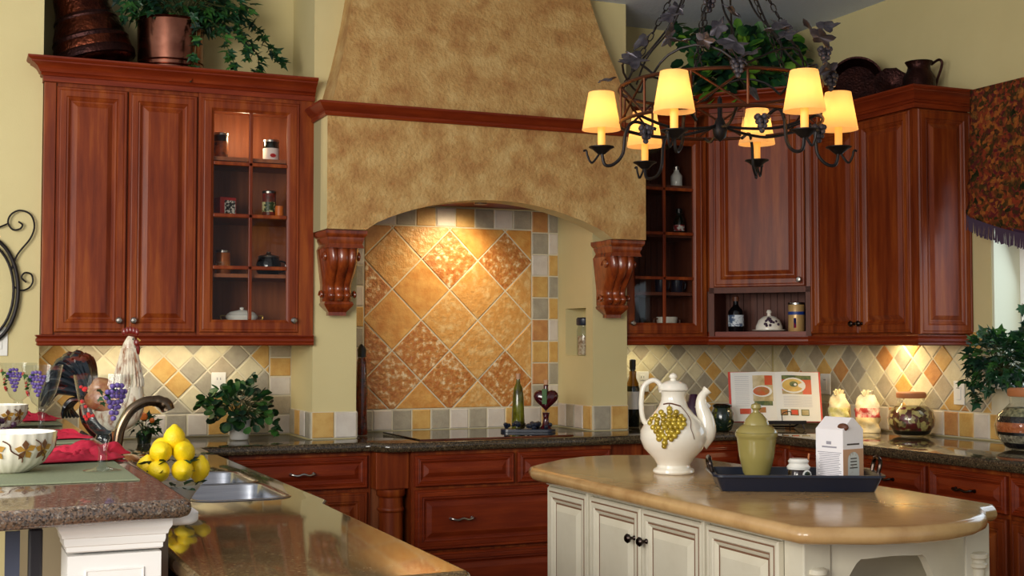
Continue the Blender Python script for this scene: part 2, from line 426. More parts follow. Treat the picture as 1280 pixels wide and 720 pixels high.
def row(x0, x1, z0, z1, s, mix, vert=False):
    out = []; a, b = (z0, z1) if vert else (x0, x1); n = max(1, round((b - a) / s)); s = (b - a) / n; last = -1
    for i in range(n):
        k = pick(mix)
        while k == last: k = pick(mix)
        last = k; u0, u1 = a + i * s, a + (i + 1) * s
        p = [(x0, u0), (x1, u0), (x1, u1), (x0, u1)] if vert else [(u0, z0), (u1, z0), (u1, z1), (u0, z1)]
        out.append((p, k))
    return out
def tile_panel(name, label, w_, z0, z1, polys, loc, rz, extra=None):
    mb = MB(); mb.box(0, w_, -.004, -.0005, z0, z1, len(NAMES))
    if extra: mb.box(extra[0], extra[1], -.004, -.0005, extra[2], extra[3], len(NAMES))
    tiles(mb, polys)
    o = mb.build(name, [TCOLS[k] for k in NAMES] + [GROUT], loc=loc, rz=rz)
    return tag(o, label, 'tile backsplash')
ZT = .922
wL = PL0 - .386
tile_panel('tile_backsplash', 'diagonal cream, grey and gold stone tiles on the wall behind the potted plant and rooster', wL, ZT, 1.42,
           diamonds(0, wL - .115, 1.035, 1.42, .147, .03, 1.11, MIX) + row(0, wL - .115, ZT, 1.035, .108, MIXB) + row(wL - .115, wL, ZT, 1.42, .105, MIXB, True),
           (.386, YB - .001, 0), 0)
random.seed(12)
wB = XR - PR1
tile_panel('tile_backsplash', 'diagonal stone tiles on the wall behind the white pitcher and the open cookbook', wB - .02, ZT, 1.42,
           diamonds(0, wB - .02, 1.035, 1.42, .125, .075, 1.10, {'cream': .42, 'gold': .2, 'grey': .24, 'taupe': .14}) + row(0, wB - .02, ZT, 1.035, .108, MIXB),
           (PR1 + .005, YB - .001, 0), 0)
random.seed(31)
RM = {'cream': .44, 'gold': .2, 'grey': .12, 'taupe': .22, 'rust': .03}
tile_panel('tile_backsplash', 'diagonal stone tiles under the right-hand wall cabinet, lit warm, behind the pepper jar', 3.2, ZT, 1.175,
           diamonds(0, 1.83, 1.05, 1.455, .152, .05, 1.24, RM) + diamonds(1.83, 3.2, 1.05, 1.175, .152, .05, 1.24, RM)
           + row(0, 3.2, ZT, 1.05, .108, {'white': .3, 'gold': .3, 'taupe': .3, 'rust': .2}), (XR - .001, YB - .01, 0), -PI / 2, (0, 1.83, 1.175, 1.455))
# the framed mural of large diamond tiles behind the cooktop
random.seed(5)
x0, x1, z0, z1 = 2.055, 3.05, 1.035, 2.04
cx, cz, d = 2.55, 1.69, .335
P = [([(a - 1.885, b) for a, b in p], k) for p, k in diamonds(x0, x1, z0, z1, d, cx, cz + d / 2, {'m1': .35, 'm2': .45, 'm3': .2})]
MB2 = {'white': .34, 'gold': .28, 'grey': .38}
P += row(0, 3.22 - 1.885, ZT, 1.035, .112, MB2)
P += row(0, 3.05 - 1.885, 2.04, 2.15, .115, MB2)
P += row(.055, .170, 1.035, 2.04, .115, MB2, True)
P += row(0, .055, 1.035, 2.04, .115, MB2, True)
P += row(3.05 - 1.885, 3.155 - 1.885, 1.035, 2.15, .118, {'white': .3, 'gold': .25, 'grey': .3, 'rust': .2}, True)
P += row(3.155 - 1.885, 3.218 - 1.885, 1.035, 2.15, .118, MB2, True)
tile_panel('tile_mural', 'large golden brown travertine diamonds framed by small squares, behind the cooktop', 3.218 - 1.885, ZT, 2.15, P, (1.886, YB - .001, 0), 0)
# short tile bands round the foot of each pier
def band(label, x0, x1, mix):
    w_ = x1 - x0; dd = YB - PF
    root = thing('tile_band', label, 'tile band', (x0, PF, 0))
    for nm, M_, ww in (('front_tiles', Matrix.Translation((-.004, -.001, 0)), w_ + .008),
                       ('left_side_tiles', Matrix.Translation((-.001, dd - .012, 0)) @ Matrix.Rotation(-PI / 2, 4, 'Z'), dd - .014),
                       ('right_side_tiles', Matrix.Translation((w_ + .001, 0, 0)) @ Matrix.Rotation(PI / 2, 4, 'Z'), dd - .014)):
        mb = MB(M_); mb.box(0, ww, -.004, 0, ZT, 1.055, len(NAMES)); tiles(mb, row(0, ww, ZT, 1.055, .115, mix), t=.01)
        mb.build(nm, [TCOLS[k] for k in NAMES] + [GROUT], root)
band('low band of square stone tiles round the foot of the left pier', PL0, PL1, {'gold': .5, 'white': .5, 'grey': .2})
band('low band of square stone tiles round the foot of the right pier', PR0, PR1, {'gold': .5, 'white': .5, 'grey': .2})

# ------------------------------------------------------------------ range hood
hood = thing('range_hood', 'tall tapering ochre plaster range hood with an arched lower edge above the cooktop', 'range hood', (0, 0, 0))
HF = 6.03; HX0, HX1 = 1.655, 3.40
# lower band: front face with a flat arch
zb, zt_, za = 1.945, 2.53, 2.118
ax0, ax1 = 1.85, 3.20
arcp = []
for i in range(25):
    t = i / 24; arcp.append((ax0 + (ax1 - ax0) * t, zb + (za - zb) * math.sin(PI * t) ** .75))
front = [(HX0, zb)] + arcp + [(HX1, zb), (HX1, zt_), (HX0, zt_)]
m = MB()
n = len(front)
def shell(m, y0, y1, mi_front, mi_side):
    b = len(m.v)
    m.v += [Vector((x, y0, z)) for x, z in front] + [Vector((x, y1, z)) for x, z in front]
    na = len(arcp)
    for off in (0, n):                        # faces split into columns under the flat top so the arch stays exact
        top = [(x, zt_) for x, z in arcp]; tb = len(m.v)
        yy = y0 if off == 0 else y1
        m.v += [Vector((x, yy, z)) for x, z in top]
        for i in range(na - 1):
            m.f.append([b + off + 1 + i, b + off + 2 + i, tb + i + 1, tb + i]); m.m.append(mi_front if off == 0 else mi_side)
        m.f.append([b + off, b + off + 1, tb, b + off + n - 1]); m.m.append(mi_front if off == 0 else mi_side)
        m.f.append([b + off + na, b + off + na + 1, b + off + na + 2, tb + na - 1]); m.m.append(mi_front if off == 0 else mi_side)
    for i in range(n):
        j = (i + 1) % n
        m.f.append([b + i, b + j, b + n + j, b + n + i]); m.m.append(mi_side)
shell(m, HF, HF + .12, 0, 1)
m.build('arched_apron', [PLAST, WALL], hood)
m = MB(); m.box(HX0, HX0 + .1, HF + .121, PF - .001, zb, zt_); m.box(HX1 - .1, HX1, HF + .121, PF - .001, zb, zt_)
m.build('side_cheeks', PLASTS, hood)
m = MB(); m.box(PL1 + .01, PR0 - .01, HF + .14, YB - .02, 2.155, 2.20); m.build('underside_liner', WOODR, hood)
m = MB(); m.lathe([(.035, 0), (.035, .012), (.028, .012)], (2.62, 6.45, 2.142), 16); m.build('light_fitting', NICKEL, hood)
# wooden moulding
prof = [(0, 2.49), (.012, 2.49), (.018, 2.50), (.016, 2.51), (.03, 2.52), (.045, 2.54), (.05, 2.545), (.05, 2.555), (.0, 2.56)]
MB().sweep(prof, [(HX0, PF - .03), (HX0, HF), (HX1, HF), (HX1, PF - .03)], mi=0).build('moulding', WOODR, hood, smooth=30)
# tapering upper part, slightly concave
loops = []
for k in range(13):
    t = k / 12; z = 2.56 + t * (ZC - 2.565); e = (1 - t) ** 1.6
    a0 = 1.80 + t * .03 - (1.80 - (HX0 + .03)) * e; a1 = 3.19 - t * .04 + ((HX1 - .03) - 3.19) * (1 - t) ** 1.3
    yf = PF - .10 * 1.0 - (.15) * (1 - t)
    loops.append([(a0, yf, z), (a1, yf, z), (a1, PF - .001, z), (a0, PF - .001, z)])
m = MB(); m.rings(loops); m.build('tapered_chimney', PLAST, hood)

# corbels
def corbel(x, label):
    root = thing('corbel', label, 'corbel', (x, PF - .001, 1.945), 0, 'carved corbels under the hood')
    root.scale.z = .87
    m = MB()                                   # stepped capital
    m.slab([(-.103, 0), (-.103, -.235), (.103, -.235), (.103, 0)], [(.012, -.10), (.02, -.075), (.012, -.05), (.012, -.04), (.004, -.03), (0, -.02), (0, -.001)])
    m.build('capital', CORBM, root, smooth=30)
    # scroll body: side outline swept across with vertical lobes
    out = [(-.10, .195), (-.14, .200), (-.18, .195), (-.22, .175), (-.26, .145), (-.30, .12), (-.33, .115), (-.355, .13), (-.375, .125), (-.395, .10)]
    loops = []; N = 24
    for z, dpt in catmull([(a, b, 0) for a, b in out], 4) and [(p.x, p.y) for p in catmull([(a, b, 0) for a, b in out], 4)]:
        hw = .09 - .02 * min(1, max(0, (-z - .10) / .2)); l = [(-hw, 0, z)]
        for i in range(N + 1):
            u = -1 + 2 * i / N; lob = .016 * abs(math.cos(u * 1.5 * PI)) ** .7
            l.append((u * hw, -(dpt * (1 - .25 * abs(u) ** 4) - .016 + lob), z))
        l.append((hw, 0, z)); loops.append(l)
    m = MB(); m.rings(loops); m.build('scroll_body', CORBM, root, smooth=50)
    for sx in (-1, 1):
        for (yy, zz, rr) in ((-.135, -.15, .042), (-.075, -.36, .03)):
            sp = [(sx * .085, yy + rr * (1 - .14 * k / 1.6) * math.cos(k * .55), zz + rr * (1 - .14 * k / 1.6) * math.sin(k * .55)) for k in range(11)]
            m = MB(); m.tube(sp, .007, 6); m.build('volute', CORBM, root, smooth=True)
    m = MB(); m.slab([(-.075, 0), (-.075, -.10), (.075, -.10), (.075, 0)], [(.03, -.475), (.03, -.455), (.022, -.445), (.004, -.42), (0, -.41), (.006, -.395)])
    m.build('pendant_base', CORBM, root, smooth=30)
corbel(1.765, 'carved cherry wood corbel on the left pier, under the left end of the hood')
corbel(3.31, 'carved cherry wood corbel on the right pier, under the right end of the hood')

# ------------------------------------------------------------------ cabinetry
def rect(ins, w_, h, y): return [(ins, y, ins), (w_ - ins, y, ins), (w_ - ins, y, h - ins), (ins, y, h - ins)]
def knob(parent, x, z, y=-.022, mat_=NICKEL):
    m = MB(Matrix.Translation((x, y, z)) @ Matrix.Rotation(PI / 2, 4, 'X'))
    m.lathe([(.009, 0), (.005, .006), (.006, .014), (.014, .020), (.016, .027), (.011, .033), (.0, .035)], n=16)
    return m.build('knob', mat_, parent, smooth=True)
def pull(parent, x, z, y=-.022, w_=.11, mat_=NICKEL):
    m = MB()
    m.tube(catmull([(x - w_ / 2, y, z), (x - w_ / 2, y - .022, z + .002), (x - w_ / 4, y - .03, z - .004), (x, y - .031, z + .003), (x + w_ / 4, y - .03, z - .004), (x + w_ / 2, y - .022, z + .002), (x + w_ / 2, y, z)], 4),
           .0055, 8)
    for s_ in (-1, 1): m.ball((x + s_ * w_ / 2, y - .003, z), .009, 8)
    return m.build('handle', mat_, parent, smooth=True)
def door(parent, x, z, w_, h, fr=.058, name='door', mats=None, kn=None, kmat=NICKEL, glaze=None):
    mats = mats or [WOOD]
    t = .022
    R_ = [(0, 0), (0, -t + .006), (.005, -t), (.012, -t), (.014, -t + .002), (.018, -t), (fr - .016, -t), (fr - .012, -t + .005), (fr - .008, -t + .003), (fr, -t + .008),
          (fr + .004, -t + .012), (fr + .010, -t + .012), (fr + .028, -t + .003), (fr + .032, -t + .001)]
    gm = 1 if len(mats) > 1 else 0
    mi = [0, 0, 0, 0, gm if glaze else 0, 0, 0, gm if glaze else 0, 0, 0, gm, 0, 0]
    m = MB(); m.rings([rect(a, w_, h, b) for a, b in R_], mi)
    m.m[-1] = 0
    o = m.build(name, mats, parent, loc=(x, 0, z))
    if kn: knob(o, kn[0], kn[1], -t, kmat)
    return o
def drawer(parent, x, z, w_, h, mats=None, pulls=(), pz=None, fr=.034, pmat=NICKEL, mat_=None):
    o = door(parent, x, z, w_, h, fr, 'drawer', mats or [WOODR])
    for px in pulls: pull(o, px, pz if pz is not None else h / 2, -.020, mat_=pmat)
    return o
def glass_door(parent, x, z, w_, h, rows, kn, fr=.062):
    t = .022
    R_ = [(0, 0), (0, -t + .006), (.005, -t), (.012, -t), (.014, -t + .002), (.018, -t), (fr - .014, -t), (fr - .008, -t + .005), (fr, -t + .010), (fr, 0), (0, 0)]
    m = MB(); m.rings([rect(a, w_, h, b) for a, b in R_], 0, False, False)
    o = m.build('door', [WOOD], parent, loc=(x, 0, z))
    m = MB(); m.box(w_ / 2 - .009, w_ / 2 + .009, -.018, -.004, fr, h - fr)
    for k in range(1, rows):
        zz = fr + (h - 2 * fr) * k / rows; m.box(fr, w_ - fr, -.018, -.004, zz - .009, zz + .009)
    m.build('muntins', WOOD, o, bevel=.003)
    MB().box(fr - .003, w_ - fr + .003, -.003, .0, fr - .003, h - fr + .003).build('glass_pane', PANE, o)
    knob(o, kn[0], kn[1], -t)
    return o
def open_box(parent, w_, dep, z0, z1, shelves, mats, name='body', side=.02):
    m = MB(); m.box(0, side, 0, dep, z0, z1); m.box(w_ - side, w_, 0, dep, z0, z1); m.box(0, w_, 0, dep, z1 - .02, z1); m.box(0, w_, 0, dep, z0, z0 + .05)
    m.box(0, w_, dep - .012, dep, z0, z1)
    o = m.build(name, mats, parent)
    if shelves:
        for s_ in shelves: MB().box(side, w_ - side, .02, dep - .012, s_ - .009, s_ + .009).build('shelf', mats, parent)
    return o
CF = 6.30                                    # front plane of the left wall cabinets
UZ0, UZ1 = 1.435, 2.60
# two-door wall cabinet
c1 = thing('wall_cabinet', 'cherry wall cabinet with two solid raised-panel doors above the rooster', 'cabinet', (.388, CF, 0))
w1 = .70
MB().box(0, w1, .001, .42, UZ0, 2.69).build('body', WOOD, c1)
MB().box(0, .052, -.015, .0, UZ0, UZ1).build('stile', WOOD, c1, bevel=.003)
door(c1, .055, UZ0 + .012, .315, UZ1 - UZ0 - .03, kn=(.285, .055)); door(c1, .376, UZ0 + .012, .318, UZ1 - UZ0 - .03, kn=(.03, .055))
# glass door cabinet
c2 = thing('glass_cabinet', 'cherry wall cabinet with divided glass door showing tins, left of the hood', 'cabinet', (.388 + w1 + .001, CF, 0))
w2 = PL0 - .003 - (.388 + w1 + .001)
SH = [1.725, 2.015, 2.295]
open_box(c2, w2, .42, UZ0, UZ1, SH, [DARKW])
m = MB(); m.box(0, .02, -.012, .0, UZ0, UZ1 + .06); m.box(w2 - .075, w2, -.016, .0, UZ0 - .004, UZ1 + .06); m.box(.0201, w2 - .0751, -.012, 0, UZ1 - .03, UZ1 + .06); m.box(.0201, w2 - .0751, -.012, 0, UZ0, UZ0 + .02)
m.build('face_frame', WOOD, c2)
MB().box(0, w2, .001, .42, UZ1 + .001, 2.69).build('top_deck', DARKW, c2)
glass_door(c2, .012, UZ0 + .012, w2 - .085, UZ1 - UZ0 - .03, 4, (w2 - .115, .06))
m = MB(); m.lathe([(.04, 0), (.036, -.012), (.028, -.014)], (.27, .2, UZ1 - .021), 16)
m.build('puck_light', mat('lit_puck', (255, 220, 160), emit=(255, 200, 120), estr=3.), c2)
CROWN = [(0, 0), (.006, 0), (.006, .024), (.014, .026), (.018, .032), (.014, .038), (.022, .042), (.026, .052), (.034, .064), (.048, .074), (.060, .080), (.060, .086), (.070, .090), (.076, .097), (.076, .105), (0, .105)]
CROWNR = [(a * .72, b * .98) for a, b in CROWN]
def moulding(name, label, prof, z, path, mat_=WOODR):
    o = MB().sweep([(a, b + z) for a, b in prof], path).build(name, mat_, smooth=30); return tag(o, label, 'moulding')
moulding('crown_moulding', 'cherry crown moulding along the top of the left wall cabinets', CROWN, 2.60, [(.387, CF + .038), (.387, CF - .022), (PL0 - .003, CF - .022)])
RAIL = [(0, 0), (.0, -.05), (.012, -.05), (.02, -.044), (.016, -.036), (.022, -.028), (.022, -.018), (.016, -.012), (.024, -.004), (.024, 0)]
moulding('light_rail', 'cherry light rail moulding under the left wall cabinets', RAIL, UZ0 - .001, [(.389, CF + .038), (.389, CF - .012), (PL0 - .003, CF - .012)])
tag(MB().box(.395, PL0 - .003, CF + .04, CF + .42, UZ0 - .012, UZ0 - .002).build('cabinet_underside', DARKW), 'flat wooden underside panel of the left wall cabinets', 'panel')

# right of the hood: glass cabinet on the back wall
GX0, GX1, GY = PR1 + .002, 3.975, 6.36
c3 = thing('glass_cabinet', 'darker cherry cabinet with divided glass door, right of the hood', 'cabinet', (GX0, GY, 0))
w3 = GX1 - GX0
open_box(c3, w3, YB - GY - .002, UZ0, UZ1, [1.675, 2.005, 2.285], [DARKR])
m = MB(); m.box(0, .03, -.012, 0, UZ0, UZ1); m.box(w3 - .03, w3, -.012, 0, UZ0, UZ1); m.box(.0301, w3 - .0301, -.012, 0, UZ1 - .03, UZ1); m.box(.0301, w3 - .0301, -.012, 0, UZ0, UZ0 + .02)
m.build('face_frame', WOOD, c3)
glass_door(c3, .012, UZ0 + .012, w3 - .04, UZ1 - UZ0 - .03, 4, (.035, .06))
m = MB()
for k in range(12): m.box(.03 + k * (w3 - .06) / 12, .03 + (k + 1) * (w3 - .06) / 12 - .006, YB - GY - .022, YB - GY - .0145, UZ0 + .03, UZ1 - .03)
m.build('beadboard', DARKR, c3)
# corner cabinet with the open niche, turned to face the room
A = Vector((3.985, 6.335)); Bc = Vector((4.365, 5.895))
ang = math.atan2(Bc.y - A.y, Bc.x - A.x); wc = (Bc - A).length
c4 = thing('corner_cabinet', 'tall diagonal corner cabinet, one raised-panel door above an open niche with bottle and dish', 'cabinet', (A.x, A.y, 0), ang)
CZ1 = 2.71
m = MB(); loc = lambda p: ((Vector(p) - A).x * math.cos(-ang) - (Vector(p) - A).y * math.sin(-ang), (Vector(p) - A).x * math.sin(-ang) + (Vector(p) - A).y * math.cos(-ang))
corner_poly = [A + Vector((0.001, .001)), Bc + Vector((.001, .001)), Vector((XR - .012, 5.895)), Vector((XR - .012, YB - .012)), Vector((3.985, YB - .012))]
lp = [loc(p) for p in corner_poly]
NZ0, NZ1 = 1.46, 1.69
m.slab(lp, [(0, NZ1), (0, CZ1)]); m.build('body', WOOD, c4)
m = MB(); m.slab(lp, [(0, UZ0), (0, NZ0)]); m.build('niche_floor', WOODR, c4)
m = MB(); m.box(0, .03, -.012, .02, UZ0, NZ1 + .02); m.box(wc - .03, wc, -.012, .02, UZ0, NZ1 + .02); m.box(0, wc, -.012, 0, NZ1 - .012, NZ1 + .02)
m.box(-.02, 0.02, .02, .35, NZ0, NZ1); m.box(wc - .02, wc + .02, .02, .22, NZ0, NZ1); m.box(-.03, wc, .27, .285, NZ0, NZ1)
for k in range(14): m.box(.01 + k * .04, .044 + k * .04, .262, .27, NZ0, NZ1)
m.build('niche_lining', [DARKR], c4)
door(c4, .03, NZ1 + .022, wc - .06, CZ1 - NZ1 - .05, kn=(wc - .09, .035))
moulding('crown_moulding', 'cherry crown moulding on the raised corner cabinet, behind the chandelier', CROWN, CZ1 + .001,
         [(A.x + .002, YB - .02), (A.x + .002, A.y - .012), (Bc.x - .012, Bc.y - .012), (XR - .02, Bc.y - .012)])
moulding('light_rail', 'cherry light rail under the glass cabinet and corner niche, right of the hood', RAIL, UZ0 - .001, [(GX0, GY - .012), (A.x - .004, GY - .012), (A.x, A.y - .012), (Bc.x - .014, Bc.y - .002)])
# right wall cabinets
RX = 4.365; RY0, RY1 = 5.04, 5.89
c5 = thing('wall_cabinet', 'dark red cherry wall cabinet with two doors and a panelled end, beside the window valance', 'cabinet', (RX, RY1, 0), -PI / 2)
w5 = RY1 - RY0 - .001
MB().box(0, w5, .001, XR - RX - .002, UZ0, 2.655).build('body', WOOD, c5)
dw = (w5 - .04) / 2
door(c5, .012, UZ0 + .012, dw, UZ1 - UZ0 - .062, kn=(dw - .028, .05), kmat=DKMETAL); door(c5, .016 + dw, UZ0 + .012, dw, UZ1 - UZ0 - .062, kn=(.028, .05), kmat=DKMETAL)
e = door(c5, 0, 0, XR - RX - .002, UZ1 - UZ0 - .052, fr=.06, name='end_panel'); e.location = (w5 + .001, 0.0, UZ0 + .005); e.rotation_euler.z = PI / 2
moulding('crown_moulding', 'dark cherry crown moulding on the right-hand wall cabinet, below the copper pots', CROWNR, UZ1 - .044, [(RX - .022, RY1 - .02), (RX - .022, RY0 - .022), (XR - .002, RY0 - .022)])
moulding('light_rail', 'dark cherry light rail under the right-hand wall cabinet', RAIL, UZ0 - .001, [(RX - .012, RY1), (RX - .012, RY0 - .016), (XR - .016, RY0 - .016)])
moulding('crown_moulding', 'cherry crown moulding on the glass cabinet right of the hood', CROWN, UZ1 + .001, [(GX0, GY - .014), (GX1 - .085, GY - .014)])

# ------------------------------------------------------------------ base cabinets along the back wall
BZ = .872
def base(name, label, x0, x1, y, build, z0=.1, ang_=0., dep=.6):
    c = thing(name, label, 'cabinet', (x0, y, 0), ang_); w_ = x1 - x0 if ang_ == 0 else x1
    MB().box(0, w_, .001, dep, z0, BZ).build('body', WOOD, c); MB().box(0.0, w_, .06, dep, 0, z0 - .001).build('toe_kick', DARKW, c)
    build(c, w_); return c
def b_left(c, w_):
    drawer(c, .02, .70, w_ - .04, .155, pulls=((w_ - .04) * .5,), mats=[WOODR])
    door(c, .02, .12, w_ - .04, .56)
base('base_cabinet', 'cherry base cabinet with a drawer over a door, left of the turned post', 1.20, 1.885, 6.05, b_left, dep=.24)
def b_mid(c, w_):
    h = w_ / 2
    drawer(c, .015, .705, h - .025, .15); drawer(c, h + .01, .705, h - .025, .15)
    drawer(c, .015, .40, w_ - .03, .29, pulls=(.235, w_ - .265), fr=.05); drawer(c, .015, .115, w_ - .03, .27, pulls=(.235, w_ - .265), fr=.05)
base('base_cabinet', 'wide cherry drawer cabinet under the cooktop with silver bar pulls', 2.055, 3.14, 5.94, b_mid, dep=.35)
def b_blk(c, w_): pass
post = thing('turned_post', 'cherry half-round turned post beside the cooktop drawers', 'post', (1.97, 6.0, 0))
MB().box(-.083, .083, -.03, .29, .695, BZ).build('top_block', WOOD, post, bevel=.003)
MB().box(-.083, .083, .06, .29, .0, .694).build('back_board', DARKW, post)
m = MB(); m.lathe([(.066, .0), (.066, .1), (.058, .11), (.058, .585), (.064, .59), (.066, .597), (.064, .604), (.058, .61), (.058, .655), (.064, .66), (.070, .668), (.070, .694)], (0, -.0, 0), 24)
m.build('turned_column', WOOD, post, smooth=40)
base('base_cabinet', 'narrow lighter cherry filler cabinet right of the cooktop drawers', 3.145, 3.33, 5.96, b_blk, dep=.33)
def b_r1(c, w_):
    drawer(c, .01, .70, w_ - .02, .155, pulls=((w_ - .02) / 2,), pmat=DKMETAL); door(c, .01, .12, w_ - .02, .56)
base('base_cabinet', 'cherry base cabinet behind the island, ending at the inside corner', 3.335, 3.965, 5.94, b_r1, dep=.36)
def b_rw(n):
    def f(c, w_):
        drawer(c, .01, .70, w_ - .02, .155, pulls=((w_ - .02) / 2,), pmat=DKMETAL); door(c, .01, .12, w_ - .02, .56)
    return f
ys = [5.93, 5.555, 5.065, 4.52, 4.045, 3.5]
labs = ['dark cherry drawer cabinet on the right wall, the one in the inside corner', 'dark cherry drawer cabinet on the right wall behind the tan carton',
        'dark cherry drawer cabinet on the right wall, under the pepper jar', 'dark cherry drawer cabinet on the right wall, behind the island\'s near end',
        'dark cherry drawer cabinet on the right wall, cut off by the right edge']
for k in range(5):
    c = thing('base_cabinet', labs[k], 'cabinet', (3.97, ys[k] - .002, 0), -PI / 2)
    w_ = ys[k] - ys[k + 1] - .004
    MB().box(0, w_, .001, XR - 3.97 - .02, .1, BZ).build('body', WOOD, c)
    MB().box(0, w_, .06, XR - 3.97 - .02, 0, .099).build('toe_kick', DARKW, c)
    b_rw(k)(c, w_)

# ------------------------------------------------------------------ counters
def nose(z0, z1, r=.02, n=6):
    out = []; zc = (z0 + z1) / 2; hh = (z1 - z0) / 2
    for i in range(2 * n + 1):
        a = -PI / 2 + PI * i / (2 * n); out.append((r * (1 - math.cos(a)), zc + hh * math.sin(a)))
    return out
TZ = .92
cp = [(.47, 5.62), (1.075, 5.62), (1.075, 6.0), (1.83, 6.0), (1.87, 5.985), (1.90, 5.92), (1.94, 5.895), (3.36, 5.895), (3.85, 5.895), (3.92, 5.82), (3.92, 3.3), (XR - .012, 3.3), (XR - .012, YB - .012), (PR1 + .013, YB - .012),
      (PR1 + .013, PF - .013), (PR0 - .013, PF - .013), (PR0 - .013, YB - .012), (PL1 + .013, YB - .012), (PL1 + .013, PF - .013), (PL0 - .013, PF - .013), (PL0 - .013, YB - .012), (.47, YB - .012)]
o = MB().slab(cp, nose(TZ - .045, TZ, .015)).build('granite_countertop', GRAN, smooth=60)
tag(o, 'dark polished granite worktop along the back wall and the right wall', 'countertop')
# sink peninsula with its hole
def rrect(x0, x1, y0, y1, r, n=5):
    out = []
    for cx_, cy_, a in ((x1 - r, y0 + r, -90), (x1 - r, y1 - r, 0), (x0 + r, y1 - r, 90), (x0 + r, y0 + r, 180)):
        out += arc(cx_, cy_, r, a, a + 90, n)
    return out
hole = rrect(.69, .985, 3.96, 4.86, .07)
pp = [(.47, 2.54), (1.0, 2.54), (1.02, 2.56), (1.045, 3.80), (1.075, 3.88), (1.075, 5.619), (.47, 5.619)]
o = MB().slab(pp, nose(TZ - .045, TZ, .015), holes=[hole[::-1]]).build('granite_countertop', GRANG, smooth=60)
tag(o, 'polished olive brown granite worktop of the peninsula, holding the sink', 'countertop')
sink = thing('kitchen_sink', 'double stainless steel undermount sink set in the peninsula worktop', 'sink', (0, 0, 0))
def basin(x0, x1, y0, y1, zb_, name):
    m = MB(); prof = [(-.016, TZ + .001), (-.014, TZ + .003), (-.002, TZ + .003), (.004, TZ - .004), (.012, zb_ + .04), (.04, zb_), (.06, zb_ - .002)]
    m.rings([[(p[0], p[1], z) for p in offset(rrect(x0, x1, y0, y1, .07), i_)] for i_, z in prof], 0, False, True)
    m.lathe([(.035, 0), (.03, .004), (.01, .002)], ((x0 + x1) / 2, (y0 + y1) / 2, zb_ - .001), 16)
    m.build(name, STEEL, sink, smooth=50)
basin(.695, .98, 3.965, 4.42, .72, 'near_basin'); basin(.695, .98, 4.435, 4.855, .76, 'far_basin')
pen = thing('peninsula_cabinet', 'cherry sink cabinet under the peninsula worktop', 'cabinet', (0, 0, 0))
MB().box(.56, 1.0, 2.60, 3.93, .1, BZ).build('body', WOOD, pen); MB().box(.56, 1.03, 4.9, 5.6, .1, BZ).build('far_body', WOOD, pen); MB().box(1.0, 1.03, 3.94, 4.89, .1, BZ).build('sink_front', WOOD, pen)
MB().box(.6, .96, 2.66, 5.6, 0, .099).build('toe_kick', DARKW, pen)
# raised bar
bp = [(-.30, 2.66), (.46, 2.79), (.48, 2.81), (.48, 6.262), (-.30, 6.262)]
o = MB().slab(bp, nose(1.03, 1.07, .016)).build('granite_bar_top', GRANR, smooth=60)
tag(o, 'raised breakfast bar top of polished reddish brown granite with place settings', 'countertop')
m = MB(); m.box(.30, .465, 3.02, 6.26, 0, 1.029); m.build('bar_knee_wall', mat('taupe_panel', (138, 122, 104), .5))
kw = bpy.data.objects['bar_knee_wall']; struct(kw); kw.name = 'wall_bar'
pil = thing('white_pilaster', 'white painted square pilaster with stepped moulded cap under the bar corner', 'pilaster', (.33, 2.95, 0))
m = MB(); hw = .095
sq = [(-hw, -hw), (hw, -hw), (hw, hw - .03), (-hw, hw - .03)]
m.slab(sq, [(0, 0), (0, .955)]); m.build('shaft', WHITEP, pil)
m = MB(); m.slab(sq, [(0, .962), (-.003, .965), (-.003, .974), (-.006, .976), (-.008, .984), (-.008, .992), (-.012, .994), (-.014, 1.002), (-.018, 1.008), (-.020, 1.012), (-.020, 1.0295)])
m.build('cap_moulding', WHITEP, pil, smooth=30)
m = MB(); m.rings([[(a, -hw - .001 - d_, b) for a, b in ((-.06 + i_, .1 + i_), (.06 - i_, .1 + i_), (.06 - i_, .925 - i_), (-.06 + i_, .925 - i_))] for i_, d_ in ((0, 0), (.001, .003), (.003, .003), (.004, .0005), (.006, .0005))])
m.build('front_panel', WHITEP, pil)
m = MB(); m.slab([(.0, -.0)] and rrect(.10, .18, -.08, .06, .03), [(.012, 1.004), (.004, 1.008), (0, 1.014), (0, 1.029)]); m.build('rounded_bracket', WHITEP, pil, smooth=40)

# stool tucked under the bar
so = thing('bar_stool', 'dark bar stool with a slatted back under the bar overhang, bottom left corner', 'stool', (.035, 3.15, 0))
DKST = mat('dark_stained_stool', (34, 30, 36), .4)
MB().slab(rrect(-.17, .17, -.16, .16, .04), [(.01, .66), (0, .67), (0, .70), (.02, .72)]).build('seat', DKST, so, smooth=40)
for sx in (-1, 1):
    for sy in (-1, 1):
        m = MB(); m.tube([(sx * .14, sy * .13, .66), (sx * .17, sy * .17, 0)], [.018, .014], 10); m.build('leg', DKST, so, smooth=True)
m = MB(); m.box(-.16, .16, -.165, -.14, .721, .76); m.box(-.16, -.12, -.165, -.14, .7601, 1.0); m.box(.13, .16, -.165, -.14, .7601, 1.0)
m.build('back_frame', DKST, so, bevel=.006)
for k in range(4):
    MB().box(-.09 + k * .058, -.06 + k * .058, -.158, -.148, .7602, .995).build('slat', mat('blue_grey_slat', (74, 80, 100), .4) if k % 2 else DKST, so)
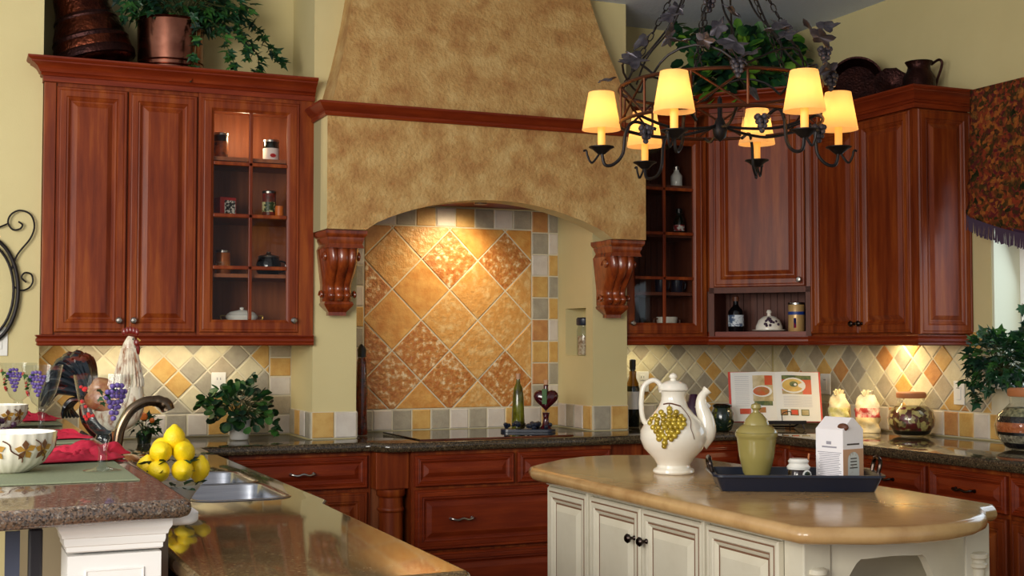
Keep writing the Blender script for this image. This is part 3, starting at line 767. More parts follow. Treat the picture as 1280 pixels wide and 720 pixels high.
# ------------------------------------------------------------------ island
isl = thing('kitchen_island', 'cream painted island with brown-glazed raised panels, open arched end and turned posts', 'island', (0, 0, 0))
IX0, IX1, IY0, IY1 = 2.11, 2.80, 2.93, 4.50
m = MB(); m.box(IX0 + .001, IX1, IY0 + .26, IY1, .08, .875); m.build('body', CREAMP, isl)
MB().box(IX0 + .05, IX1 - .05, IY0 + .05, IY1 - .05, 0, .079).build('plinth', CREAMP, isl)
side = bpy.data.objects.new('side_front', None); COL.objects.link(side); side.parent = isl; side.location = (IX0, IY1, 0); side.rotation_euler.z = -PI / 2
CM = [CREAMP, GLAZE]
def pos(y): return IY1 - y
def ipanel(name, ya, yb, kn=None):
    o = door(isl, 0, 0, ya - yb, .70, fr=.05, name=name, mats=CM, kn=kn, kmat=DKMETAL, glaze=True)
    o.location = (IX0, ya, .155); o.rotation_euler.z = -PI / 2; return o
ipanel('side_panel', 4.47, 4.145); ipanel('door', 4.12, 3.755, kn=(.33, .60)); ipanel('door', 3.745, 3.375, kn=(.035, .60)); ipanel('side_panel', 3.35, 2.985)
m = MB()
for y_ in (4.132, 3.362): m.box(IX0 - .026, IX0, y_ - .008, y_ + .008, .10, .872)
m.box(IX0 - .012, IX0, IY0 + .04, IY1, .86, .875); m.box(IX0 - .02, IX0, IY0 + .04, IY1, .08, .14)
m.build('face_mouldings', CREAMP, isl, bevel=.003)
bpy.data.objects.remove(side)
# near end: corner posts, curved apron with ogee arch
def ipost(x, y):
    MB().box(x - .045, x + .045, y - .03, y + .06, .08, .875).build('corner_post', CREAMP, isl, bevel=.004)
    m = MB(); m.lathe([(.022, .12), (.022, .2), (.016, .22), (.02, .5), (.016, .70), (.018, .745), (.026, .752), (.026, .760), (.020, .764), (.020, .772), (.027, .778), (.027, .790), (.018, .794)], (x, y - .03, 0), 16)
    m.build('turned_colonette', CREAMP, isl, smooth=40)
ipost(2.155, 2.925); ipost(2.745, 2.96)
# apron: curved plan, outline with arch
def apron():
    m = MB(); N = 40; xa, xb = 2.20, 2.70; fr_ = []; bk = []
    def arch_z(u):
        d_ = abs(u - .38)
        if d_ < .19: return .812 + .003 * math.cos(d_ * 12)
        if d_ < .34: return .812 - .085 * (.5 - .5 * math.cos(PI * (d_ - .19) / .15))
        return .727
    for i in range(N + 1):
        u = i / N; x = xa + (xb - xa) * u; y = 2.905 + .03 * u - .055 * math.sin(PI * u)
        zl = arch_z(u)
        fr_.append([(x, y, zl), (x, y, .875)]); bk.append([(x, y + .03, zl), (x, y + .03, .875)])
    for i in range(N):
        a, b, c, d_ = fr_[i], fr_[i + 1], bk[i], bk[i + 1]
        m.add([a[0], b[0], b[1], a[1], c[0], d_[0], d_[1], c[1]], [(0, 1, 2, 3), (5, 4, 7, 6), (0, 4, 5, 1), (3, 2, 6, 7)])
    m.add([fr_[0][0], fr_[0][1], bk[0][1], bk[0][0]], [(0, 1, 2, 3)]); m.add([fr_[-1][0], fr_[-1][1], bk[-1][1], bk[-1][0]], [(0, 1, 2, 3)])
    m.build('arched_apron', CREAMP, isl)
apron()
MB().box(IX0 + .06, IX1 - .06, IY0 + .03, IY0 + .26, .40, .42).build('open_shelf', CREAMP, isl)
MB().box(IX0, IX0 + .02, IY0 + .06, IY0 + .259, .08, .875).build('left_cheek', CREAMP, isl); MB().box(IX1 - .02, IX1, IY0 + .06, IY0 + .259, .08, .875).build('right_cheek', CREAMP, isl)
m = MB(); m.tube([(2.31, 3.17, .42), (2.31, 3.17, .86)], .004, 6); m.tube([(2.36, 3.17, .42), (2.36, 3.17, .86)], .004, 6); m.build('rack_rods', IRON, isl)
cj = MB(); cj.lathe([(.03, .0), (.06, .03), (.07, .10), (.06, .17), (.03, .2), (.028, .23), (.04, .24), (.02, .26), (.012, .29), (.014, .30), (0, .31)], (0, 0, 0), 20)
tag(cj.build('lidded_jar', CERW, loc=(2.345, 3.07, .421), smooth=True), 'cream lidded jar inside the open arched end of the island', 'jar')
ip = [(2.02, 2.80), (2.05, 2.775), (2.10, 2.755), (2.20, 2.705), (2.32, 2.68), (2.44, 2.69), (2.56, 2.735), (2.66, 2.80), (2.73, 2.875), (2.765, 2.915), (2.82, 2.93), (2.86, 2.975),
      (2.875, 3.4), (2.885, 4.2), (2.87, 4.68), (2.84, 4.76), (2.74, 4.86), (2.60, 4.915), (2.44, 4.90), (2.30, 4.82), (2.17, 4.70), (2.07, 4.60), (2.035, 4.50)]
ct = MB().slab(ip, nose(.876, .922, .022, 6)).build('stone_countertop', LIME, isl, smooth=60)
ct['label'] = 'tan polished stone top with a bowed end'

# ------------------------------------------------------------------ cooktop and things on the back counter
ck = thing('cooktop', 'black glass cooktop with thin metal edge set in the dark granite under the hood', 'cooktop', (0, 0, 0))
MB().slab([(2.11, 5.97), (2.93, 5.97), (2.93, 6.56), (2.11, 6.56)], [(0, TZ + .001), (0, TZ + .007), (.003, TZ + .009)]).build('glass_top', BLACKG, ck)
MB().box(2.105, 2.935, 5.962, 5.969, TZ + .001, TZ + .009).build('front_edge_trim', COPPERP, ck)

def lathe_obj(name, prof, mats, loc, label, cat, n=28, smooth=True, **k):
    o = MB().lathe(prof, n=n, **k).build(name, mats, loc=loc, smooth=smooth); return tag(o, label, cat)
def bottle(name, label, loc, h, r, body, neck_r=.014, cap=None, cap_h=.05, lab=None, lab_z=(.08, .17), liquid=None):
    t = thing(name, label, 'bottle', loc)
    MB().lathe([(r * .9, 0), (r, .006), (r, h * .58), (r * .85, h * .65), (neck_r * 1.3, h * .74), (neck_r, h * .80), (neck_r, h)], n=20).build('glass_body', body, t, smooth=True)
    if cap: MB().lathe([(neck_r * 1.25, h - cap_h), (neck_r * 1.3, h + .004), (neck_r * .9, h + .008)], n=16).build('cap', cap, t, smooth=40)
    if lab: MB().lathe([(r + .0012, lab_z[0]), (r + .0012, lab_z[1])], n=20, cap=False).build('paper_label', lab, t, smooth=True)
    return t
AMBER = mat('amber_oil', (150, 100, 16), .1, coat=.5); GREENG = mat('dark_green_bottle', (12, 22, 14), .08, coat=.4); REDV = mat('dark_red_vinegar', (64, 8, 18), .06, coat=.5)
OLIVE = mat('yellow_oil', (110, 112, 18), .1, coat=.5, rgb2=(40, 26, 10), scale=14)
b = bottle('wine_bottle', 'wine bottle with amber neck and pale label standing behind the right pier', (3.575, 6.50, TZ + .001), .375, .038, GREENG, cap=BLK, lab=PAPER, lab_z=(.10, .20))
MB().lathe([(.0375, .215), (.033, .245), (.0205, .275), (.0205, .315)], n=20, cap=False).build('amber_shoulder', AMBER, b, smooth=True)
t = thing('oil_bottle', 'tall tapered bottle of yellow oil with a cork, left of the heart-shaped bottle', 'bottle', (2.775, 6.30, TZ + .026))
t.scale.z = 1.15
MB().lathe([(.034, 0), (.036, .01), (.03, .14), (.024, .185), (.012, .205), (.010, .225)], n=20).build('glass_body', OLIVE, t, smooth=True)
MB().lathe([(.011, .2255), (.013, .25), (.009, .252)], n=12).build('cork', TANP, t, smooth=40)
t = thing('heart_bottle', 'dark red heart-shaped vinegar bottle with green neck ribbon and cork', 'bottle', (2.90, 6.22, TZ + .080), -YAW)
m = MB(); N = 28; loops = []
for k in range(9):
    a = -PI / 2 + PI * k / 8; s_ = max(.02, math.cos(a)) ** .6; y_ = .028 * math.sin(a); l = []
    for i in range(N):
        q = 2 * PI * i / N; hx = 16 * math.sin(q) ** 3; hz = 13 * math.cos(q) - 5 * math.cos(2 * q) - 2 * math.cos(3 * q) - math.cos(4 * q)
        l.append((hx / 16 * .066 * s_, y_, (hz / 16 * .066) * s_ + .10))
    loops.append(l)
m.rings(loops); m.build('glass_body', REDV, t, smooth=60)
MB().lathe([(.014, .13), (.012, .17), (.015, .172), (.012, .176)], n=14).build('neck', REDV, t, smooth=True)
MB().lathe([(.010, .1765), (.013, .20), (.009, .202)], n=12).build('cork', TANP, t, smooth=40)
MB().box(-.022, .004, -.036, -.029, .075, .155).build('green_tag', mat('green_ribbon', (70, 104, 60), .6), t, bevel=.003)
MB().lathe([(.034, -.054), (.02, -.035), (.014, .0), (.02, .03)], n=16).build('foot', REDV, t, smooth=True)
hold = thing('bottle_holder', 'dark blue metal grape-cluster holder at the foot of the oil and heart bottles', 'holder', (2.82, 6.26, TZ + .010), R(-25))
m = MB(); m.slab(rrect(-.15, .14, -.05, .05, .04), [(0, 0), (0, .012), (.004, .015)]); m.build('tray_base', DKBLU, hold)
m = MB(); random.seed(3)
for i in range(34):
    a = random.uniform(-.13, .12); m.ball((a, random.uniform(-.04, .04), .022 + random.uniform(0, .022)), random.uniform(.011, .016), 8)
m.build('grape_beads', DKBLU, hold, smooth=True)
# tall bottle left of the mural
t = thing('tall_spice_bottle', 'tall thin bottle packed with dark red peppers, black stopper, beside the left pier', 'bottle', (1.975, 6.50, TZ + .001))
MB().lathe([(.030, 0), (.032, .01), (.029, .12), (.033, .2), (.027, .3), (.025, .38), (.02, .40)], n=18).build('glass_body', mat('dark_red_peppers', (52, 12, 6), .12, coat=.5, rgb2=(110, 34, 12), scale=30), t, smooth=True)
MB().lathe([(.022, .401), (.024, .44), (.014, .462), (.008, .47)], n=16).build('stopper', BLK, t, smooth=40)
# potted green plants ---------------------------------------------------------
def ivy_leaf(s_):                              # five-lobed leaf in the xy plane, tip towards +y
    return [(0, 0, 0), (.32 * s_, -.08 * s_, .04 * s_), (.25 * s_, .18 * s_, .06 * s_), (.48 * s_, .40 * s_, .02 * s_), (.2 * s_, .5 * s_, .07 * s_), (0, s_, -.06 * s_),
            (-.2 * s_, .5 * s_, .07 * s_), (-.48 * s_, .40 * s_, .02 * s_), (-.25 * s_, .18 * s_, .06 * s_), (-.32 * s_, -.08 * s_, .04 * s_)]
def round_leaf(s_):
    return [(0, 0, 0), (.36 * s_, .1 * s_, .04 * s_), (.5 * s_, .45 * s_, .07 * s_), (.34 * s_, .8 * s_, .04 * s_), (0, .95 * s_, 0), (-.34 * s_, .8 * s_, .04 * s_), (-.5 * s_, .45 * s_, .07 * s_), (-.36 * s_, .1 * s_, .04 * s_)]
def add_leaf(m, p, d, s_, shape=ivy_leaf, mi=0):
    d = Vector(d); d.normalize(); q = d.to_track_quat('Y', 'Z'); spin = Matrix.Rotation(random.uniform(-.9, .9), 4, 'Y')
    M_ = Matrix.Translation(p) @ q.to_matrix().to_4x4() @ spin
    L = shape(s_ * random.uniform(.75, 1.2)); c = Vector((0, s_ * .35, .0))
    vs = [M_ @ c] + [M_ @ Vector(a) for a in L]; k = len(L)
    m.add(vs, [(0, i + 1, (i + 1) % k + 1) for i in range(k)], mi)
def foliage(parent, c, rad, n_, s_, shape, mats, strands=(), seed=1, zmin=None, stem=STEM, blocked=None):
    random.seed(seed); m = MB(); st = MB()
    c = Vector(c)
    for i in range(n_):
        for _ in range(20):
            v = Vector((random.gauss(0, 1), random.gauss(0, 1), random.gauss(.15, 1))); v.normalize(); rr = random.uniform(.5, 1.0)
            p = c + Vector((v.x * rad[0] * rr, v.y * rad[1] * rr, v.z * rad[2] * rr))
            if (zmin is None or p.z > zmin) and not (blocked and blocked(p)): break
        d = (v + Vector((random.uniform(-.5, .5), random.uniform(-.5, .5), random.uniform(-.7, .2))))
        add_leaf(m, p, d, s_, shape, random.randrange(len(mats)))
        if i % 4 == 0: st.tube([c + Vector((0, 0, -rad[2] * .6)), (c + p) / 2 + Vector((0, 0, .01)), p], .0018, 4, cap=False)
    for pts, step in strands:
        P_ = catmull(pts, 8); st.tube(P_, .0022, 4)
        for i, p in enumerate(P_):
            if i % step == 0:
                for _ in range(2): add_leaf(m, p, (random.uniform(-1, 1), random.uniform(-1, .2), random.uniform(-.8, .3)), s_, shape, random.randrange(len(mats)))
    m.build('foliage', mats, parent); st.build('stems', stem, parent)
t = thing('potted_plant', 'round-leaved green plant in a small white pot on the left worktop', 'potted plant', (1.33, 6.44, TZ + .001))
MB().lathe([(.042, 0), (.046, .005), (.055, .09), (.058, .095), (.054, .10), (.05, .09), (.0, .085)]).build('pot', POTW, t, smooth=40)
foliage(t, (0, 0, .15), (.17, .15, .12), 190, .045, round_leaf, [LEAF, LEAFD], [([(0, 0, .14), (-.09, 0, .23), (-.17, 0, .20), (-.19, 0, .17)], 2), ([(0, 0, .15), (.03, 0, .28), (.06, -.02, .32)], 4),
        ([(.05, 0, .14), (.15, 0, .10), (.19, -.02, .03)], 2)], 4, .02, blocked=lambda p: math.hypot(p.x, p.y) < .075 and p.z < .09)
t = thing('flower_arrangement', 'small dark green plant with an orange flower behind the faucet', 'potted plant', (.86, 6.35, TZ + .001))
MB().lathe([(.03, 0), (.038, .05), (.034, .05), (.0, .045)]).build('pot', DKGRN, t, smooth=40)
foliage(t, (0, 0, .08), (.07, .06, .05), 50, .04, ivy_leaf, [LEAF, LEAFD], seed=9, zmin=.01)
m = MB(); m.ball((-.01, -.045, .13), .02, 8, sq=(1, .6, 1)); m.ball((.03, -.04, .11), .013, 8); m.build('flower', ORNG, t, smooth=True)
# rooster ---------------------------------------------------------------------
def skin_mesh(name, joints, edges, mats, parent, sub=2):
    me = bpy.data.meshes.new(name); me.from_pydata([j[0] for j in joints], edges, [])
    me.materials.append(mats)
    o = bpy.data.objects.new(name, me); COL.objects.link(o); o.parent = parent
    md = o.modifiers.new('skin', 'SKIN'); md.use_smooth_shade = True
    sv = me.skin_vertices
    if not sv: me.skin_vertices
    for i, j in enumerate(joints):
        me.skin_vertices[0].data[i].radius = j[1] if isinstance(j[1], tuple) else (j[1], j[1])
    me.skin_vertices[0].data[0].use_root = True
    s_ = o.modifiers.new('sub', 'SUBSURF'); s_.levels = sub; s_.render_levels = sub
    return o
def loft(parent, name, path, radii, mats, n=20, flat=None, smooth=True, mi=0):
    """smooth body: circles of (rx, ry) along a path in the local xz plane"""
    P_ = catmull([(p[0], p[1], p[2]) for p in path], 5); k = len(path); loops = []
    for i, p in enumerate(P_):
        u = min(i / 5, k - 1); a = int(min(u, k - 2)); f_ = u - a
        ra = [radii[a][j] * (1 - f_) + radii[a + 1][j] * f_ for j in (0, 1)]
        t_ = (P_[min(i + 1, len(P_) - 1)] - P_[max(i - 1, 0)]).normalized(); side = Vector((0, 1, 0)); nn = t_.cross(side).normalized()
        loops.append([p + nn * ra[0] * math.cos(2 * PI * j / n) + side * ra[1] * math.sin(2 * PI * j / n) for j in range(n)])
    m = MB(); m.rings(loops, mi); return m.build(name, mats, parent, smooth=smooth)
RO = thing('rooster_figurine', 'painted ceramic rooster with cream neck, red comb and dark glossy tail, behind the wine goblet', 'figurine', (.615, 5.45, TZ + .001), -YAW)
RCREAM = mat('rooster_cream', (230, 220, 198), .3, rgb2=(150, 92, 56), scale=22, stretch=(2.4, 2.4, .8), coat=.4, lo=.47, hi=.68)
RRUST = mat('rooster_rust', (150, 66, 24), .3, rgb2=(206, 150, 96), scale=20, coat=.4)
RDARK = mat('rooster_tail', (12, 22, 30), .15, rgb2=(96, 34, 18), scale=14, stretch=(1, 1, 2), coat=.6, lo=.52, hi=.62)
RRED = mat('rooster_comb', (112, 24, 14), .3, coat=.3)
loft(RO, 'body', [(-.11, 0, .25), (-.07, 0, .225), (-.01, 0, .20), (.04, 0, .225), (.06, 0, .29), (.062, 0, .36), (.06, 0, .42), (.064, 0, .47), (.070, 0, .503)],
     [(.02, .02), (.06, .05), (.09, .07), (.088, .07), (.062, .056), (.046, .042), (.034, .031), (.026, .024), (.012, .012)], RCREAM)
m = MB()
for i in range(24):
    a = -PI * .9 + i * PI * 1.8 / 23
    m.tube(catmull([(.062 + .027 * math.cos(a), .026 * math.sin(a), .455), (.062 + .042 * math.cos(a), .040 * math.sin(a), .39), (.060 + .062 * math.cos(a), .055 * math.sin(a), .30)], 4), [.005] * 4 + [.006] * 3 + [.006, .002], 5)
m.build('neck_hackles', RCREAM, RO, smooth=True)
m = MB(); m.ball((-.02, -.062, .25), .06, 14, sq=(1.3, .35, .8)); m.ball((-.02, .062, .25), .06, 14, sq=(1.3, .35, .8)); m.ball((-.055, 0, .295), .058, 14, sq=(1.1, .9, .75)); m.build('wings', RRUST, RO, smooth=True)
m = MB()
for a, L, b in ((96, .19, .06), (106, .21, .065), (116, .215, .07), (126, .21, .07), (138, .20, .07), (152, .18, .06), (168, .16, .05)):
    for s_ in (-1, 0, 1):
        px, pz = -.075, .255; ca, sa = math.cos(R(a)), math.sin(R(a)); k_ = 1 - .06 * abs(s_)
        m.tube(catmull([(px, s_ * .01, pz), (px + ca * L * .55 * k_ - .01, s_ * .028, pz + sa * L * .62 * k_ + .01), (px + ca * L * .95 * k_ - .025, s_ * .034, pz + sa * L * .86 * k_), (px + ca * L * k_ - .055, s_ * .03, pz + sa * L * .62 * k_ - b)], 5),
               [.012 + .024 * math.sin(PI * (k / 15) ** .8) for k in range(16)], 8, flat=.55)
for k in range(5):
    m.tube(catmull([(-.09, (k - 2) * .012, .24), (-.15, (k - 2) * .016, .25), (-.185, (k - 2) * .018, .215), (-.19 + .01 * k, (k - 2) * .016, .175)], 5), [.008 + .012 * math.sin(PI * q / 15) for q in range(16)], 7, flat=.6)
m.build('tail_feathers', RDARK, RO, smooth=True)
loft(RO, 'dark_breast', [(-.09, 0, .235), (-.075, 0, .18), (-.03, 0, .12), (.02, 0, .10)], [(.045, .045), (.055, .06), (.05, .055), (.03, .03)], RDARK)
m = MB()
for k in range(5): m.ball((.040 + k * .013, 0, .518 + .010 * math.sin(PI * (k + .6) / 5)), .0125, 8, sq=(.8, .4, 1.25))
m.ball((.098, 0, .452), .018, 8, sq=(.5, .6, 1.5)); m.ball((.094, -.012, .478), .014, 8, sq=(.8, .3, 1)); m.build('comb_and_wattle', RRED, RO, smooth=True)
m = MB(); m.rings([[(.095, -.008, .482), (.095, .008, .482), (.095, 0, .498)], [(.108, -.001, .484), (.108, .001, .484), (.108, 0, .487)]]); m.build('beak', mat('beak_yellow', (190, 150, 70), .4), RO)
m = MB()
for s_ in (-1, 1): m.ball((.083, s_ * .021, .492), .004, 6)
m.build('eye', BLK, RO, smooth=True)
m = MB()
for s_ in (-1, 1):
    m.tube([(.02, s_ * .03, .12), (.02, s_ * .03, .06), (.02, s_ * .03, .02)], [.016, .01, .012], 8)
m.lathe([(.09, 0), (.092, .01), (.07, .025), (.04, .03)], (.02, 0, 0), 24); m.build('base', RRUST, RO, smooth=True)
# outlets and switches ---------------------------------------------------------
def plate(label, loc, rz, name='wall_outlet', slots=True, w_=.075, h=.12):
    o = thing(name, label, 'outlet' if slots else 'switch', loc, rz)
    MB().slab([(-w_ / 2, -.008), (w_ / 2, -.008), (w_ / 2, 0), (-w_ / 2, 0)], [(0, -h / 2), (0, h / 2)]).build('cover_plate', PLATE, o, bevel=.003)
    if slots:
        m = MB(); m.box(-.017, .017, -.011, -.0085, .008, .042); m.box(-.017, .017, -.011, -.0085, -.042, -.008); m.build('sockets', PLATE, o, bevel=.002)
        m = MB()
        for zc in (.025, -.025):
            m.box(-.010, -.007, -.0125, -.0115, zc - .004, zc + .008); m.box(.007, .010, -.0125, -.0115, zc - .004, zc + .008)
        m.build('slots', INK, o)
    else:
        MB().box(-.016, .016, -.012, -.0085, -.034, .034).build('rocker', PLATE, o, bevel=.002)
        MB().box(-.010, .010, -.0135, -.0125, .022, .026).build('indicator', INK, o)
    return o
p = W(273, 480, y=YB - .012); plate('white outlet plate on the tiled wall above the potted plant', (p.x, YB - .0125, p.z), 0)
p = W(802, 477, y=YB - .012); plate('white outlet plate beside the wine bottle', (p.x, YB - .0125, p.z), 0, w_=.09)
p = W(1033, 480, x=XR - .012); plate('white switch plate just right of the cookbook', (XR - .0125, p.y, p.z), -PI / 2, 'light_switch', False, .09)
p = W(1200, 491, x=XR - .012); plate('white switch plate between the pepper jar and the window plant', (XR - .0125, p.y, p.z), -PI / 2, 'light_switch', False)
p = W(-2, 427, y=6.33); plate('white plate on the cream wall at the left edge, under the iron scrollwork', (p.x, 6.339, p.z), 0, 'light_switch', False, .08, .13)
# spice niche jar ---------------------------------------------------------------
t = thing('clip_top_jar', 'small clip-top glass jar with a dark lid in the wall niche', 'jar', (PR0 + .055, 6.51, 1.326))
MB().lathe([(.04, 0), (.045, .008), (.045, .14), (.038, .16), (.038, .168)], n=18).build('glass_body', glass_mat('jar_glass', (.8, .84, .84)), t, smooth=True)
MB().lathe([(.039, .004), (.039, .11), (.0, .112)], n=16).build('contents', mat('spices', (150, 110, 70), .6, rgb2=(230, 210, 180), scale=60), t)
MB().lathe([(.044, .169), (.047, .175), (.047, .205), (.04, .213)], n=18).build('lid', DKBLU, t, smooth=40)

# cookbook on its stand -----------------------------------------------------------
bk = thing('open_cookbook', 'open cookbook with food photographs, propped on a stand in the corner', 'book', (4.185, 5.975, TZ + .045), R(-24))
tilt = Matrix.Rotation(R(-14), 4, 'X')
def page(sgn):
    m = MB(tilt); N = 10; hw = .243; h = .275; top = []; 
    L0 = []; L1 = []
    for i in range(N + 1):
        u = i / N; x = sgn * hw * u; y = -.004 - .018 * math.sin(min(1, u * 1.6) * PI) * (1 if u < .63 else 0) * .6 - .012 * (1 - u)
        L0.append((x, y)); 
    vs = []; fs = []
    for (x, y) in L0: vs += [(x, y, 0), (x, y, h), (x, .006, 0), (x, .006, h)]
    for i in range(N):
        a = 4 * i; b = a + 4
        fs += [(a, b, b + 1, a + 1), (a + 2, a + 3, b + 3, b + 2), (a, a + 2, b + 2, b), (a + 1, b + 1, b + 3, a + 3)]
    fs += [(4 * N, 4 * N + 1, 4 * N + 3, 4 * N + 2), (0, 2, 3, 1)]
    m.add(vs, fs); return m, L0
for sgn, nm in ((-1, 'left_pages'), (1, 'right_pages')):
    m, L0 = page(sgn); m.build(nm, PAPER, bk, smooth=30)
def yat(u): return -.004 - .018 * math.sin(min(1, u * 1.6) * PI) * (1 if u < .63 else 0) * .6 - .012 * (1 - u)
def printed(x0, x1, z0, z1, mi, m, lift=.0012):
    n_ = 6; s_ = 1 if x0 >= 0 else -1; vs = []; fs = []
    for i in range(n_ + 1):
        x = x0 + (x1 - x0) * i / n_; y = yat(abs(x) / .243) - lift; vs += [(x, y, z0), (x, y, z1)]
    for i in range(n_): fs.append((2 * i, 2 * i + 2, 2 * i + 3, 2 * i + 1))
    m.add(vs, fs, mi)
def disc(cx_, cz_, rx, rz_, mi, m, lift):
    pts = []
    for i in range(20):
        a = 2 * PI * i / 20; x = cx_ + rx * math.cos(a); pts.append((x, yat(abs(x) / .243) - lift, cz_ + rz_ * math.sin(a)))
    m.add([(cx_, yat(abs(cx_) / .243) - lift, cz_)] + pts, [(0, i + 1, (i + 1) % 20 + 1) for i in range(20)], mi)
PM = [mat('photo_orange', (196, 84, 34), .4, rgb2=(150, 120, 60), scale=20), mat('photo_soup', (214, 184, 96), .4, rgb2=(196, 160, 80), scale=14), PAPER,
      mat('photo_green', (40, 70, 40), .4, rgb2=(110, 120, 60), scale=30), mat('photo_red', (206, 62, 34), .4, rgb2=(190, 90, 40), scale=25), INK, mat('photo_tan', (206, 190, 150), .4, rgb2=(160, 140, 90), scale=15), mat('pale_text', (176, 176, 184), .7)]
m = MB(tilt)
printed(.035, .20, .15, .255, 4, m); printed(.035, .20, .232, .255, 3, m, .002); printed(.035, .15, .15, .17, 6, m, .002)
disc(.098, .198, .070, .044, 2, m, .003); disc(.095, .198, .06, .036, 1, m, .004); disc(.10, .205, .024, .016, 3, m, .005); disc(.108, .202, .008, .007, 2, m, .006)
printed(-.125, -.015, .11, .255, 6, m); printed(-.06, -.018, .20, .253, 4, m, .002); printed(-.12, -.02, .085, .11, 3, m, .002)
disc(-.075, .165, .055, .032, 2, m, .003); disc(-.08, .165, .045, .025, 0, m, .004)
for k in range(16): printed(-.222, -.145, .25 - k * .011, .2522 - k * .011, 7, m)
for k in range(7): printed(.04, .20, .135 - k * .009, .137 - k * .009, 7, m)
for a, b, mi in ((.075, .12, 4), (.135, .18, 6), (.02, .06, 0)): printed(a, b, .03, .065, 3, m); printed(a + .004, b - .004, .034, .061, mi, m, .002)
printed(-.20, -.14, .04, .07, 4, m); printed(-.12, -.06, .045, .075, 0, m)
m.build('printed_pictures', PM, bk)
m = MB(tilt); m.box(-.255, .255, .007, .012, -.004, .280); m.build('cover', mat('red_cover', (206, 70, 56), .5), bk)
st = thing('book_stand', 'dark iron cookbook stand holding the open cookbook', 'book stand', (4.185, 5.975, TZ + .003), R(-24))
m = MB(); m.box(-.15, .15, -.055, .02, .032, .038); m.box(-.15, .15, -.058, -.054, .032, .05)
for s_ in (-1, 1): m.tube([(s_ * .13, -.05, .034), (s_ * .14, -.06, .004)], .005, 6); m.tube([(s_ * .13, .018, .036), (s_ * .13, .17, .004)], .005, 6)
m.tube([(-.13, .17, .004), (.13, .17, .004)], .005, 6); m.build('base', IRON, st)
m = MB(); m.tube([(-.1, .10, .05), (-.1, .102, .30)], .005, 6); m.tube([(.1, .10, .05), (.1, .102, .30)], .005, 6); m.tube([(-.1, .10, .2), (.1, .10, .2)], .005, 6)
m.tube([(-.1, .10, .05), (-.1, .015, .034)], .005, 6); m.tube([(.1, .10, .05), (.1, .015, .034)], .005, 6); m.build('back_rest', IRON, st)
m = MB(); m.tube(catmull([(.02, -.055, .05), (.02, -.062, .09), (.06, -.068, .10), (.065, -.068, .08)], 4), .0025, 6)
for k in range(3): m.ball((.06, -.062, .03 - k * .016), .005, 6)
m.build('page_weight', IRON, st, smooth=True)
# dark jars beside the book
t = thing('floral_jar', 'round dark green floral ceramic jar left of the cookbook', 'jar', (3.84, 5.985, TZ + .001))
MB().lathe([(.035, 0), (.05, .01), (.062, .05), (.06, .10), (.048, .125), (.046, .13)], n=24).build('body', DKGRN, t, smooth=True)
MB().lathe([(.052, .1305), (.054, .14), (.04, .148)], n=24).build('lid', GREENG, t, smooth=40)
t = thing('tagged_jar', 'dark purple round jar with a white paper tag, behind the pitcher spout', 'jar', (3.76, 6.15, TZ + .001))
MB().lathe([(.035, 0), (.05, .01), (.062, .06), (.055, .12), (.03, .16), (.024, .19), (.018, .195)], n=24).build('body', PURPD, t, smooth=True)
m = MB(Matrix.Translation((.02, -.066, .13)) @ Matrix.Rotation(R(-24), 4, 'Z') @ Matrix.Rotation(R(40), 4, 'Y')); m.box(-.032, .032, -.001, .001, -.032, .032); m.build('paper_tag', PAPER, t)
# bags of pasta
def bag(label, loc, rz, w_, h, top, band_):
    t = thing('food_bag', label, 'bag', loc, rz); m = MB(); loops = []
    for k in range(21):
        u = k / 20; ww = w_ * (1 - .35 * max(0, u - .6) / .4); dd = .035 * (1 - .9 * max(0, u - .45) / .55) + .002; l = []
        for i in range(20):
            a = 2 * PI * i / 20; l.append((ww * math.cos(a) * (1 + .05 * math.sin(5 * a + k)), dd * math.sin(a) * (1 + .1 * math.sin(3 * a + k)), h * u))
        loops.append(l)
    loops = [[(p[0] + .010 * noise.noise(Vector(p) * 28), p[1] + .010 * noise.noise(Vector(p) * 26 + Vector((5, 0, 0))), p[2]) for p in l] for l in loops]
    m.rings(loops, [0] * 8 + [1] * 5 + [2] * 7); m.build('bag_body', [BUFF, band_, top], t, smooth=50)
    m = MB()
    for k in range(6):
        a = -.8 + k * .32; m.tube([(.022 * math.sin(a), 0, h * .96), (w_ * .6 * math.sin(a), .006 * (k % 2) - .003, h * 1.02 + .016 * math.cos(a) + .006 * (k % 2))], [.012, .015], 8, flat=.4)
    m.build('gathered_top', top, t, smooth=True); return t
BAGC = mat('clear_bag_cream', (236, 226, 190), .25, coat=.3, rgb2=(222, 200, 150), scale=20)
bag('upright cellophane bag with yellow-green band, nearer the cookbook', (4.36, 5.66, TZ + .001), R(-50), .055, .205, BAGC, mat('yellow_green_band', (188, 180, 90), .4, rgb2=(226, 214, 160), scale=40))
bag('pale cellophane bag with red band, leaning right of the yellow-banded bag', (4.50, 5.60, TZ + .001), R(-60), .068, .20, mat('white_bag', (232, 226, 206), .25, rgb2=(214, 200, 160), scale=24), mat('red_band', (190, 60, 50), .4, rgb2=(232, 206, 180), scale=22, lo=.45, hi=.6))
